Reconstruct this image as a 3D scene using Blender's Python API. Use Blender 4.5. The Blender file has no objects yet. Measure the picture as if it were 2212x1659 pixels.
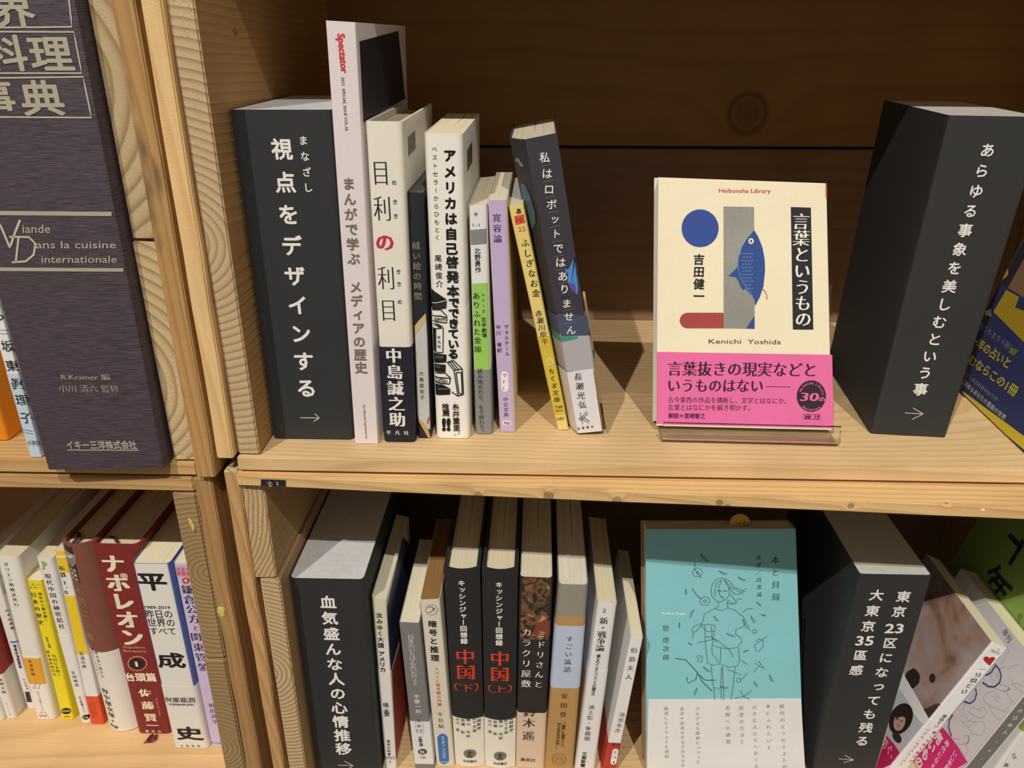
import bpy, bmesh, math, random
from mathutils import Vector, Matrix, geometry
random.seed(7)
SC = bpy.context.scene
COL = SC.collection
# ------------------------------------------------------------------ camera
F = 1720.0
PITCH = math.radians(23.6)
YAW = math.radians(1.9)
CAM = Vector((0, 0, .241))
FW = Vector((-math.sin(YAW)*math.cos(PITCH), math.cos(YAW)*math.cos(PITCH), -math.sin(PITCH)))
RT = Vector((math.cos(YAW), math.sin(YAW), 0))
UP = RT.cross(FW)
cd = bpy.data.cameras.new('camera'); cam = bpy.data.objects.new('camera', cd); COL.objects.link(cam)
cd.sensor_width = 36; cd.lens = F/2212*36; cd.clip_start = .01; cd.clip_end = 20
cam.matrix_world = Matrix((RT, UP, -FW)).transposed().to_4x4(); cam.location = CAM
SC.camera = cam
# ------------------------------------------------------------------ light
w = bpy.data.worlds.new('world'); SC.world = w; w.use_nodes = True
w.node_tree.nodes['Background'].inputs[0].default_value = (1, .90, .78, 1)
w.node_tree.nodes['Background'].inputs[1].default_value = .30
SC.view_settings.view_transform = 'Standard'; SC.view_settings.look = 'None'
SC.view_settings.gamma = 1; SC.view_settings.use_curve_mapping = False
SC.view_settings.exposure = 0.0
def spot(loc, target, power, size, col):
    l = bpy.data.lights.new('track_light', 'SPOT'); l.energy = power; l.shadow_soft_size = size; l.color = col
    l.spot_size = math.radians(24); l.spot_blend = .6
    o = bpy.data.objects.new('track_light', l); COL.objects.link(o)
    o.location = loc; o.rotation_euler = (Vector(target)-Vector(loc)).to_track_quat('-Z', 'Y').to_euler()
def from_dir(az, el, dist):      # az to the right of the shelf normal, seen from the shelf
    a, e = math.radians(az), math.radians(el)
    return Vector((math.sin(a)*math.cos(e)*dist, .45-math.cos(a)*math.cos(e)*dist, math.sin(e)*dist))
spot(from_dir(-27, 48.5, 6.5), (0, .45, 0), 880, .032, (1, .95, .88))
spot(from_dir(13, 51, 6.5), (0, .45, 0), 815, .032, (1, .95, .88))
# ------------------------------------------------------------------ pixel <-> shelf geometry
def ray(x, y): return FW+RT*((x-1106)/F)-UP*((y-829.5)/F)
def on_plane(x, y, P, N):
    d = ray(x, y); return CAM+d*((P-CAM).dot(N)/d.dot(N))
def onZ(x, y, z): return on_plane(x, y, Vector((0, 0, z)), Vector((0, 0, 1)))
def onY(x, y, Y): return on_plane(x, y, Vector((0, Y, 0)), Vector((0, 1, 0)))
def proj(p):
    d = p-CAM; k = d.dot(FW); return Vector((1106+F*d.dot(RT)/k, 829.5-F*d.dot(UP)/k))
FR = dict(p=(0, 0, 1), z1=(0, 0, 3), z2=(0, 500, 3), z3=(0, 1010, 2.557), z4=(460, 0, 3), z5=(460, 500, 3), z6=(860, 200, 3.6065),
          z7=(860, 560, 3.6065), y1=(1380, 360, 2.6756), y2=(1760, 180, 2.0232), y3=(600, 1050, 2.7241), y4=(930, 1050, 2.7241),
          y5=(1370, 1100, 2.9678), y6=(1740, 1080, 2.8653), y7=(480, 960, 4.2538), w1=(0, 1140, 6.9125), w2=(0, 1350, 6.9125),
          w3=(180, 1140, 5.1844), w4=(240, 1380, 6.3808), w5=(2040, 420, 2.8603), w6=(1880, 1100, 4.997), w7=(1880, 1327, 4.997))
def fp(fr, x, y):
    o = FR[fr]; return (o[0]+x/o[2], o[1]+y/o[2])
# ------------------------------------------------------------------ materials
def lin(c):
    c = c/255; return c/12.92 if c <= .04045 else ((c+.055)/1.055)**2.4
def rgb(c, k=1.0): return tuple(min(1, lin(v)*k) for v in c)+(1,)
MATS = {}
def node_mat(name):
    m = bpy.data.materials.new(name); m.use_nodes = True
    return m, m.node_tree.nodes, m.node_tree.links, m.node_tree.nodes['Principled BSDF']
def paper(c, rough=.6, grain=.05, spec=.35, metal=0, bump=.15, scale=900, coat=0):
    key = ('p', tuple(c), rough, grain, spec, metal, bump, scale, coat)
    if key in MATS: return MATS[key]
    m, n, l, b = node_mat('printed_paper')
    b.inputs['Roughness'].default_value = rough; b.inputs['Metallic'].default_value = metal
    b.inputs['Specular IOR Level'].default_value = spec; b.inputs['Coat Weight'].default_value = coat
    b.inputs['Coat Roughness'].default_value = .25
    tc = n.new('ShaderNodeTexCoord'); nz = n.new('ShaderNodeTexNoise'); nz.inputs['Scale'].default_value = scale; nz.inputs['Detail'].default_value = 3
    l.new(tc.outputs['Object'], nz.inputs['Vector'])
    n2 = n.new('ShaderNodeTexNoise'); n2.inputs['Scale'].default_value = 22; n2.inputs['Detail'].default_value = 2
    l.new(tc.outputs['Object'], n2.inputs['Vector'])
    ad = n.new('ShaderNodeMath'); ad.operation = 'ADD'; l.new(nz.outputs[0], ad.inputs[0]); l.new(n2.outputs[0], ad.inputs[1])
    mr = n.new('ShaderNodeMapRange'); mr.inputs[1].default_value = .6; mr.inputs[2].default_value = 1.4
    mr.inputs[3].default_value = 1-grain; mr.inputs[4].default_value = 1+grain; l.new(ad.outputs[0], mr.inputs[0])
    mx = n.new('ShaderNodeVectorMath'); mx.operation = 'SCALE'; mx.inputs[0].default_value = rgb(c)[:3]
    l.new(mr.outputs[0], mx.inputs['Scale']); l.new(mx.outputs[0], b.inputs['Base Color'])
    if bump:
        bp = n.new('ShaderNodeBump'); bp.inputs['Strength'].default_value = bump; bp.inputs['Distance'].default_value = .0002
        l.new(nz.outputs[0], bp.inputs['Height']); l.new(bp.outputs[0], b.inputs['Normal'])
    MATS[key] = m; return m
def ink(c, rough=.5, metal=0):
    key = ('i', tuple(c), rough, metal)
    if key in MATS: return MATS[key]
    m, n, l, b = node_mat('ink'); b.inputs['Base Color'].default_value = rgb(c); b.inputs['Roughness'].default_value = rough
    b.inputs['Metallic'].default_value = metal; b.inputs['Specular IOR Level'].default_value = .3
    MATS[key] = m; return m
def pages(c, dark=.82, rough=.8, fine=1400):
    key = ('pg', tuple(c), dark, fine)
    if key in MATS: return MATS[key]
    m, n, l, b = node_mat('page_edges'); b.inputs['Roughness'].default_value = rough; b.inputs['Specular IOR Level'].default_value = .1
    uv = n.new('ShaderNodeUVMap'); mp = n.new('ShaderNodeMapping'); mp.inputs['Scale'].default_value = (fine, 6, 1); l.new(uv.outputs[0], mp.inputs[0])
    nz = n.new('ShaderNodeTexNoise'); nz.noise_dimensions = '2D'; nz.inputs['Scale'].default_value = 1; nz.inputs['Detail'].default_value = 3
    nz.inputs['Roughness'].default_value = .7; l.new(mp.outputs[0], nz.inputs['Vector'])
    m2 = n.new('ShaderNodeMapping'); m2.inputs['Scale'].default_value = (190, 2, 1); l.new(uv.outputs[0], m2.inputs[0])
    nb = n.new('ShaderNodeTexNoise'); nb.noise_dimensions = '2D'; nb.inputs['Scale'].default_value = 1; l.new(m2.outputs[0], nb.inputs['Vector'])
    r2 = n.new('ShaderNodeValToRGB'); r2.color_ramp.elements[0].position = .30; r2.color_ramp.elements[0].color = (dark*.75,)*3+(1,)
    r2.color_ramp.elements[1].position = .36; r2.color_ramp.elements[1].color = (1, 1, 1, 1); l.new(nb.outputs[0], r2.inputs[0])
    r = n.new('ShaderNodeMapRange'); r.inputs[1].default_value = .3; r.inputs[2].default_value = .7; r.inputs[3].default_value = dark; r.inputs[4].default_value = 1.04
    l.new(nz.outputs[0], r.inputs[0])
    mx = n.new('ShaderNodeVectorMath'); mx.operation = 'SCALE'; mx.inputs[0].default_value = rgb(c)[:3]; l.new(r.outputs[0], mx.inputs['Scale'])
    m3 = n.new('ShaderNodeVectorMath'); m3.operation = 'MULTIPLY'; l.new(mx.outputs[0], m3.inputs[0]); l.new(r2.outputs[0], m3.inputs[1])
    l.new(m3.outputs[0], b.inputs['Base Color'])
    bp = n.new('ShaderNodeBump'); bp.inputs['Strength'].default_value = .35; bp.inputs['Distance'].default_value = .0003
    l.new(nz.outputs[0], bp.inputs['Height']); l.new(bp.outputs[0], b.inputs['Normal'])
    MATS[key] = m; return m
def wood(axis, center, light=(214, 178, 128), dark=(176, 128, 78), ring=.0042, endlight=(206, 186, 148), enddark=(156, 124, 88),
         knots=(), seed=0, wob=.010, tilt=.02, stain=0, soft=.62):
    """solid pine: year rings run round an axis, so long faces show grain and sawn ends show arcs"""
    m, n, l, b = node_mat('pine'); b.inputs['Roughness'].default_value = .62; b.inputs['Specular IOR Level'].default_value = .25
    N = n.new
    def math_(op, a, c=None, clamp=False):
        q = N('ShaderNodeMath'); q.operation = op; q.use_clamp = clamp
        for i, v in enumerate((a, c)):
            if v is None: continue
            if isinstance(v, (int, float)): q.inputs[i].default_value = v
            else: l.new(v, q.inputs[i])
        return q.outputs[0]
    tc = N('ShaderNodeTexCoord'); sp = N('ShaderNodeSeparateXYZ'); l.new(tc.outputs['Object'], sp.inputs[0])
    ia = 'XYZ'.index(axis); others = [i for i in range(3) if i != ia]
    A, B, Cc = sp.outputs[ia], sp.outputs[others[0]], sp.outputs[others[1]]
    sc = [9.0]*3; sc[ia] = 2.0
    mp = N('ShaderNodeMapping'); mp.inputs['Scale'].default_value = sc; mp.inputs['Location'].default_value = (seed*3.1, seed*1.7, seed*2.3)
    l.new(tc.outputs['Object'], mp.inputs[0])
    nz = N('ShaderNodeTexNoise'); nz.inputs['Scale'].default_value = 1.6; nz.inputs['Detail'].default_value = 3; nz.inputs['Roughness'].default_value = .45
    l.new(mp.outputs[0], nz.inputs['Vector'])
    db = math_('ADD', math_('SUBTRACT', B, center[0]), math_('MULTIPLY', A, tilt))
    dc = math_('ADD', math_('SUBTRACT', Cc, center[1]), math_('MULTIPLY', A, tilt*1.7))
    r = math_('SQRT', math_('ADD', math_('MULTIPLY', db, db), math_('MULTIPLY', dc, dc)))
    r = math_('ADD', r, math_('MULTIPLY', math_('SUBTRACT', nz.outputs[0], .5), wob*2))
    kmask = None
    for (kx, ky, kz, kr) in knots:
        vd = N('ShaderNodeVectorMath'); vd.operation = 'DISTANCE'; l.new(tc.outputs['Object'], vd.inputs[0]); vd.inputs[1].default_value = (kx, ky, kz)
        e = math_('DIVIDE', vd.outputs['Value'], kr)
        g = math_('POWER', 2.718, math_('MULTIPLY', math_('MULTIPLY', e, e), -.22))
        r = math_('ADD', r, math_('MULTIPLY', g, kr*1.3))
        ring_ = math_('SUBTRACT', 1, math_('MULTIPLY', math_('ABSOLUTE', math_('SUBTRACT', e, 1.0)), 3.2), True)
        core = math_('MULTIPLY', math_('SUBTRACT', 1.0, e, True), .55)
        k = math_('MAXIMUM', math_('MULTIPLY', ring_, .8), math_('MINIMUM', math_('MULTIPLY', core, 2.5), .55))
        kmask = k if kmask is None else math_('MAXIMUM', kmask, k)
    ph = math_('FRACT', math_('DIVIDE', r, ring))
    late = math_('POWER', ph, 3.0)
    edge = math_('MULTIPLY', math_('SUBTRACT', 1.0, ph), 7.0, True)       # sharp fall after the latewood line
    late = math_('MULTIPLY', late, edge)
    late = math_('MULTIPLY', late, 1.9, True)
    # fibres
    sf = [700.0]*3; sf[ia] = 18.0
    mf = N('ShaderNodeMapping'); mf.inputs['Scale'].default_value = sf; l.new(tc.outputs['Object'], mf.inputs[0])
    nf = N('ShaderNodeTexNoise'); nf.inputs['Scale'].default_value = 1; nf.inputs['Detail'].default_value = 2; l.new(mf.outputs[0], nf.inputs['Vector'])
    big = N('ShaderNodeTexNoise'); big.inputs['Scale'].default_value = 14; big.inputs['Detail'].default_value = 4; l.new(tc.outputs['Object'], big.inputs['Vector'])
    pore = N('ShaderNodeTexNoise'); pore.inputs['Scale'].default_value = 1300; pore.inputs['Detail'].default_value = 3; l.new(tc.outputs['Object'], pore.inputs['Vector'])
    def mix(f, c1, c2, bt='MIX'):
        q = N('ShaderNodeMix'); q.data_type = 'RGBA'; q.blend_type = bt
        for s, v in ((q.inputs[0], f), (q.inputs[6], c1), (q.inputs[7], c2)):
            if isinstance(v, (int, float, tuple)): s.default_value = v
            else: l.new(v, s)
        return q.outputs[2]
    geo = N('ShaderNodeNewGeometry'); sn = N('ShaderNodeSeparateXYZ'); l.new(geo.outputs['Normal'], sn.inputs[0])
    isend = math_('GREATER_THAN', math_('ABSOLUTE', sn.outputs[ia]), .5)
    lf = math_('MULTIPLY', late, soft)
    side = mix(lf, rgb(light), rgb(dark))
    side = mix(math_('MULTIPLY', math_('SUBTRACT', nf.outputs[0], .35), .7, True), side, rgb(tuple(v*.84 for v in light)))
    end = mix(math_('MULTIPLY', late, .75), rgb(endlight), rgb(enddark))
    pm = math_('MULTIPLY', math_('SUBTRACT', pore.outputs[0], .54), 6, True)
    pm = math_('MULTIPLY', pm, math_('MULTIPLY', math_('SUBTRACT', big.outputs[0], .36), 3.4, True))
    end = mix(math_('MULTIPLY', pm, .75), end, rgb((118, 98, 70)))
    col = mix(isend, side, end)
    tone = N('ShaderNodeMapRange'); tone.inputs[1].default_value = .3; tone.inputs[2].default_value = .7; tone.inputs[3].default_value = .88; tone.inputs[4].default_value = 1.1
    l.new(big.outputs[0], tone.inputs[0])
    vs = N('ShaderNodeVectorMath'); vs.operation = 'SCALE'; l.new(col, vs.inputs[0]); l.new(tone.outputs[0], vs.inputs['Scale']); col = vs.outputs[0]
    if stain:
        ss = [60.0]*3; ss[ia] = 14.0
        ms = N('ShaderNodeMapping'); ms.inputs['Scale'].default_value = ss; ms.inputs['Location'].default_value = (seed, seed*.7, 0); l.new(tc.outputs['Object'], ms.inputs[0])
        ns = N('ShaderNodeTexNoise'); ns.inputs['Scale'].default_value = 1; ns.inputs['Detail'].default_value = 4; l.new(ms.outputs[0], ns.inputs['Vector'])
        col = mix(math_('MULTIPLY', math_('MULTIPLY', math_('SUBTRACT', ns.outputs[0], .60), 9, True), stain), col, rgb((84, 74, 60)))
    if kmask is not None:
        col = mix(kmask, col, rgb((92, 58, 34)))
    l.new(col, b.inputs['Base Color'])
    h = math_('ADD', math_('MULTIPLY', late, .55), math_('ADD', math_('MULTIPLY', nf.outputs[0], .35), math_('MULTIPLY', pm, -.5)))
    bp = N('ShaderNodeBump'); bp.inputs['Strength'].default_value = .55; bp.inputs['Distance'].default_value = .0004
    l.new(h, bp.inputs['Height']); l.new(bp.outputs[0], b.inputs['Normal'])
    return m
def acrylic():
    if 'ac' in MATS: return MATS['ac']
    m, n, l, b = node_mat('clear_acrylic'); b.inputs['Base Color'].default_value = (.97, .965, .95, 1); b.inputs['Roughness'].default_value = .03
    b.inputs['Transmission Weight'].default_value = 1; b.inputs['IOR'].default_value = 1.49
    MATS['ac'] = m; return m
# ------------------------------------------------------------------ mesh helpers
def link_mesh(name, verts, faces, mat, parent=None, root=None, smooth=False, uvs=None):
    """verts are world points; parts are stored relative to their thing's base"""
    loc = root.location if root is not None else Vector((0, 0, 0))
    me = bpy.data.meshes.new(name); me.from_pydata([tuple(Vector(v)-loc) for v in verts], [], faces)
    bm = bmesh.new(); bm.from_mesh(me)
    if uvs is None: bmesh.ops.recalc_face_normals(bm, faces=bm.faces)
    bm.to_mesh(me); bm.free()
    if uvs:
        ul = me.uv_layers.new(name='UVMap')
        for lp in me.loops: ul.data[lp.index].uv = uvs[lp.vertex_index]
    if smooth:
        me.polygons.foreach_set('use_smooth', [True]*len(me.polygons)); me.set_sharp_from_angle(angle=math.radians(35))
    me.materials.append(mat); me.validate()
    o = bpy.data.objects.new(name, me); COL.objects.link(o)
    if parent is not None: o.parent = parent
    if parent is not None and parent is not root: o.location = (0, 0, 0)
    return o
def empty(name, loc, label, cat, group=None):
    e = bpy.data.objects.new(name, None); COL.objects.link(e); e.location = loc; e.empty_display_size = .02
    e['label'] = label; e['category'] = cat
    if group: e['group'] = group
    return e
def board(name, lo, hi, mat, root, rough=.0006, seg=0, seed=0, tiltz=0, bev=.0009, tilty=0):
    """a sawn plank: bevelled box with slightly uneven edges"""
    rnd = random.Random(seed)
    bm = bmesh.new(); bmesh.ops.create_cube(bm, size=1)
    lo, hi = Vector(lo), Vector(hi); c = (lo+hi)/2; s = hi-lo
    for v in bm.verts: v.co = Vector((c[i]+v.co[i]*s[i] for i in range(3)))
    bmesh.ops.bevel(bm, geom=bm.edges[:], offset=bev, segments=2, affect='EDGES')
    ax = max(range(3), key=lambda i: s[i]) if seg >= 0 else 2
    for k in range(1, abs(seg)+1):
        p = Vector((0, 0, 0)); nrm = Vector((0, 0, 0)); p[ax] = lo[ax]+s[ax]*k/(abs(seg)+1); nrm[ax] = 1
        bmesh.ops.bisect_plane(bm, geom=bm.verts[:]+bm.edges[:]+bm.faces[:], plane_co=p, plane_no=nrm)
    off = {}
    for v in bm.verts:
        key = round(v.co[ax]/max(s[ax]/(abs(seg)+2), 1e-4)); sgn = tuple(v.co[i] > c[i] for i in range(3) if i != ax)
        if (key, sgn) not in off: off[(key, sgn)] = [rnd.uniform(-rough, rough) for _ in range(3)]
        d = off[(key, sgn)]
        for i in range(3):
            if i != ax: v.co[i] += d[i]
        if tiltz: v.co.z += (v.co.x-lo.x)*tiltz
        if tilty: v.co.y += (v.co.x-lo.x)*tilty*max(0, min(1, (hi.y-v.co.y)/.05))
        v.co -= root.location
    me = bpy.data.meshes.new(name); bm.to_mesh(me); bm.free(); me.materials.append(mat)
    o = bpy.data.objects.new(name, me); COL.objects.link(o); o.parent = root
    return o
# ------------------------------------------------------------------ surfaces that carry print
class Surf:
    def __init__(s, P0, U, V, quad=None, prof=None, w=1):
        s.P0, s.U, s.V = P0.copy(), U.normalized(), V.normalized(); s.N = s.U.cross(s.V).normalized()
        s.quad = quad; s.prof = prof; s.lim = None; s.bend = False
    def ab(s, x, y):
        p = on_plane(x, y, s.P0, s.N)-s.P0; return p.dot(s.U), p.dot(s.V)
    def uval(s, a, b):
        if not s.quad: return .5
        (tl, tr, br, bl) = s.quad
        t = (b-bl[1])/(tl[1]-bl[1]); L = bl[0]+(tl[0]-bl[0])*t; R = br[0]+(tr[0]-br[0])*t
        return (a-L)/(R-L)
    def pt(s, a, b, off):
        if s.lim: a = min(max(a, s.lim[0]), s.lim[1]); b = min(max(b, s.lim[2]), s.lim[3])
        d = s.prof(min(1, max(0, s.uval(a, b)))) if s.prof else 0
        return s.P0+s.U*a+s.V*b+s.N*(off+d)
    def mm(s, x, y):
        a, b = s.ab(x, y); p = s.P0+s.U*a+s.V*b
        return 1/max(1e-6, (proj(p+s.U*.0005)-proj(p-s.U*.0005)).length)*.001
    def mmv(s, x, y):
        a, b = s.ab(x, y); p = s.P0+s.U*a+s.V*b
        return 1/max(1e-6, (proj(p+s.V*.0005)-proj(p-s.V*.0005)).length)*.001
GL = {}
_tc = bpy.data.curves.new('glyph', 'FONT'); _to = bpy.data.objects.new('glyph', _tc); COL.objects.link(_to)
def glyph(txt, bold=0.0, res=2):
    key = (txt, round(bold, 4), res)
    if key not in GL:
        _tc.body = txt; _tc.offset = bold; _tc.resolution_u = res
        dg = bpy.context.evaluated_depsgraph_get(); dg.update()
        m = bpy.data.meshes.new_from_object(_to.evaluated_get(dg))
        GL[key] = ([(v.co.x, v.co.y) for v in m.vertices], [tuple(p.vertices) for p in m.polygons]); bpy.data.meshes.remove(m)
    return GL[key]
class Print:
    """collects flat print on a surface; build() makes one mesh part"""
    def __init__(s, surf, off=.00022): s.s = surf; s.off = off; s.v = []; s.f = []
    def add(s, pts, faces, dz=0):
        k = len(s.v); s.v += [s.s.pt(a, b, s.off+dz) for a, b in pts]; s.f += [tuple(i+k for i in f) for f in faces]
    def build(s, name, mat, root, label=None):
        if not s.f: return None
        me = bpy.data.meshes.new(name); me.from_pydata([tuple(v-root.location) for v in s.v], [], s.f); me.materials.append(mat)
        o = bpy.data.objects.new(name, me); COL.objects.link(o); o.parent = root
        if label: o['label'] = label
        if s.off >= .00055:            # printed on a band round the book: a sub-part of that band
            bands = [c for c in root.children if c is not o and c.type == 'MESH' and ('band' in c.name or 'jacket' in c.name)]
            if bands: o.parent = bands[0]
        return o
def strikes(bold, serif):
    """heavier faces are struck several times, a hair apart; serif faces only sideways"""
    b = max(0, bold)
    if serif: return [(k*(.020*serif+b), dy) for k in (-1, 0, 1) for dy in ((-b*.5, b*.5) if b > .012 else (0,))]
    if b <= .006: return [(0, 0)]
    return [(0, 0), (b, 0), (-b, 0), (0, b), (0, -b), (b*.7, b*.7), (-b*.7, b*.7), (b*.7, -b*.7), (-b*.7, -b*.7)][:9 if b > .02 else 5]
def put_glyph(pr, ch, a, b, w, h, bold, serif, rot=0, slant=0):
    base = -.012 if serif else 0
    vs, fs = glyph(ch, base+min(bold, 0))
    for k, (dx, dy) in enumerate(strikes(bold, serif)):
        pts = []
        for x, y in vs:
            gx, gy = x-.5+dx, y-.38+dy
            if rot: gx, gy = gy, -gx
            pts.append((a+gx*w+slant*gy*h, b+gy*h))
        pr.add(pts, fs, k*.000006)
def vtext(surf, root, txt, fr, x0, y0, x1, y1, size, c, bold=0.012, serif=0, ar=1.0, name='title_lettering', rough=.5, metal=0, off=.00022, flow=False, rotall=0):
    """one glyph per step from the first centre to the last; size is the em width in frame pixels"""
    pr = Print(surf, off); n = len(txt)
    p0, p1 = fp(fr, x0, y0), fp(fr, x1, y1); sz = size/FR[fr][2]
    q0, q1 = surf.ab(*p0), surf.ab(*p1)
    for i, ch in enumerate(txt):
        if ch == ' ': continue
        t = i/(n-1) if n > 1 else 0
        a, b = q0[0]+(q1[0]-q0[0])*t, q0[1]+(q1[1]-q0[1])*t
        w = sz*surf.mm(p0[0]+(p1[0]-p0[0])*t, p0[1]+(p1[1]-p0[1])*t); h = w*ar
        rot = 1 if (ch in 'ー（）()｜—〜-' or rotall) else 0
        if ch in '、。': a += w*.55; b += h*.55
        if ch in 'ッャュョァィェォっゃゅょ': a += w*.08; b += h*.08
        put_glyph(pr, ch, a, b, w, h, bold, serif, rot)
    return pr.build(name, ink(c, rough, metal), root)
def htext(surf, root, txt, fr, x0, y0, x1, y1, h, c, bold=0.0, serif=0, name='title_lettering', rough=.5, metal=0, off=.00022, slant=0):
    """a run of text whose baseline goes from p0 to p1; h is the capital height in frame pixels"""
    pr = Print(surf, off); vs, fs = glyph(txt, (-.012 if serif else 0)+min(bold, 0))
    x_min = min(v[0] for v in vs); x_max = max(v[0] for v in vs)
    p0, p1 = fp(fr, x0, y0), fp(fr, x1, y1); q0, q1 = Vector(surf.ab(*p0)), Vector(surf.ab(*p1))
    d = q1-q0; L = d.length; d.normalize(); e = Vector((-d.y, d.x))
    pm = ((p0[0]+p1[0])/2, (p0[1]+p1[1])/2)
    mmh = surf.mmv(*pm) if abs(d.x) > .7 else surf.mm(*pm)
    H = h/FR[fr][2]*mmh/.73; k = L/(x_max-x_min)
    for j, (dx, dy) in enumerate(strikes(bold, serif)):
        pts = []
        for x, y in vs:
            q = q0+d*((x-x_min+dx)*k+slant*y*H)+e*((y+dy)*H); pts.append((q.x, q.y))
        pr.add(pts, fs, j*.000006)
    return pr.build(name, ink(c, rough, metal), root)
def pieces(poly, nx=0, ny=0):
    bm = bmesh.new(); vs = [bm.verts.new((x, y, 0)) for x, y in poly]; bm.faces.new(vs)
    bmesh.ops.triangulate(bm, faces=bm.faces[:])
    for n_, ax in ((nx, 0), (ny, 1)):
        if n_:
            lo = min(p[ax] for p in poly); hi = max(p[ax] for p in poly)
            for k in range(1, n_+1):
                co = Vector((0, 0, 0)); no = Vector((0, 0, 0)); co[ax] = lo+(hi-lo)*k/(n_+1); no[ax] = 1
                bmesh.ops.bisect_plane(bm, geom=bm.verts[:]+bm.edges[:]+bm.faces[:], plane_co=co, plane_no=no)
    bm.verts.index_update()
    r = [(v.co.x, v.co.y) for v in bm.verts], [tuple(v.index for v in f.verts) for f in bm.faces]
    bm.free(); return r
def poly(surf, root, fr, pts, c, name='printed_panel', nx=16, off=.00016, mat=None, rough=.5):
    pr = Print(surf, off); q = [surf.ab(*fp(fr, *p)) for p in pts]
    v, f = pieces(q, (40 if surf.bend else nx) if surf.prof else 0, 30 if surf.bend else 0); pr.add(v, f)
    return pr.build(name, mat or ink(c, rough), root)
def zone(surf, root, t0, t1, c, u0=0.0, u1=1.0, name='colour_panel', off=.00012, mat=None, rough=.5, wrap=None):
    """a printed field across the spine between heights t0 and t1 (0 bottom, 1 top)"""
    (tl, tr, br, bl) = surf.quad; pr = Print(surf, off); pts = []; n = 14
    def P(u, t):
        L = (bl[0]+(tl[0]-bl[0])*t, bl[1]+(tl[1]-bl[1])*t); R = (br[0]+(tr[0]-br[0])*t, br[1]+(tr[1]-br[1])*t)
        return (L[0]+(R[0]-L[0])*u, L[1]+(R[1]-L[1])*u)
    for k in range(n+1):
        u = u0+(u1-u0)*k/n; pts += [P(u, t0), P(u, t1)]
    pr.add(pts, [(2*k, 2*k+2, 2*k+3, 2*k+1) for k in range(n)])
    return pr.build(name, mat or ink(c, rough), root)
def line(surf, root, fr, pts, width, c, name='drawn_line', off=.00026, closed=False, pr=None):
    """strokes of ink; pts is a list of polylines, width in frame pixels"""
    own = pr is None
    if own: pr = Print(surf, off)
    for pl in pts:
        q = [Vector(surf.ab(*fp(fr, *p))) for p in pl]
        if surf.prof and len(q) < 8:
            q = [q[i].lerp(q[i+1], k/5) for i in range(len(q)-1) for k in range(5)]+[q[-1]]
        if closed: q.append(q[0])
        wd = width/FR[fr][2]*surf.mm(*fp(fr, *pl[0]))/2
        v = []; f = []
        for i, p in enumerate(q):
            d = (q[min(i+1, len(q)-1)]-q[max(i-1, 0)])
            if d.length < 1e-9: d = Vector((1, 0))
            d.normalize(); e = Vector((-d.y, d.x))*wd
            v += [tuple(p+e), tuple(p-e)]
            if i: f.append((2*i-2, 2*i-1, 2*i+1, 2*i))
        pr.add(v, f)
    if own: return pr.build(name, ink(c), root)
def ell(cx, cy, rx, ry, n=28, a0=0, a1=360, rot=0):
    r_ = math.radians(rot); o = []
    for k in range(n):
        a = math.radians(a0+(a1-a0)*k/(n if a1-a0 == 360 else n-1)); x, y = rx*math.cos(a), ry*math.sin(a)
        o.append((cx+x*math.cos(r_)-y*math.sin(r_), cy+x*math.sin(r_)+y*math.cos(r_)))
    return o
# ------------------------------------------------------------------ books
def mkprof(W, kind, r):
    if kind == 'bend': return lambda u: -r*max(0, (.36-u)/.36)**1.25
    if kind == 'round': return lambda u: -r*(2*u-1)**2*(1 if abs(2*u-1) < .999 else 1)
    def f(u):
        x = min(u, 1-u)*W
        return 0.0 if x >= r else -(r-math.sqrt(max(0, r*r-(r-x)**2)))
    return f
BOOKS = {}
def ring_mesh(S, W, depth, t, v0, v1, out=0.0, us=None, D=None):
    """U-shaped sheet round the spine: outer skin set out by `out`, thickness t, between heights v0 and v1"""
    us = us or ([0, .015, .04, .08, .14, .22, .35, .5, .65, .78, .86, .92, .96, .985, 1])
    (tl, tr, br, bl) = S.quad
    def L(u, t_, ex):       # plane position at u,t with horizontal extension ex
        a = Vector(bl).lerp(Vector(tl), t_); b = Vector(br).lerp(Vector(tr), t_); d = (b-a).normalized()
        return a.lerp(b, u)+d*ex
    path = [(0, 'b')]+[(u, 'f') for u in us]+[(1, 'b')]
    rows = []
    for tt in (v0, v1):
        o = []; i_ = []
        for (u, k) in path:
            ex = (2*u-1)
            po = L(u, tt, ex*out); pi = L(u, tt, ex*(out-t))
            w_ = S.prof(u)
            do = (w_+out) if k == 'f' else -depth
            di = (w_+out-t) if k == 'f' else -depth
            o.append(S.P0+S.U*po.x+S.V*po.y-D*do if D is not None else None)
            i_.append(S.P0+S.U*pi.x+S.V*pi.y-D*di)
        rows.append(o+i_[::-1])
    n = len(rows[0]); v = rows[0]+rows[1]; f = []
    for k in range(n): f.append((k, (k+1) % n, n+(k+1) % n, n+k))
    h = n//2
    for r0 in (0, n):
        for k in range(h-1): f.append((r0+k, r0+k+1, r0+n-2-k, r0+n-1-k))
    return v, f
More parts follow.
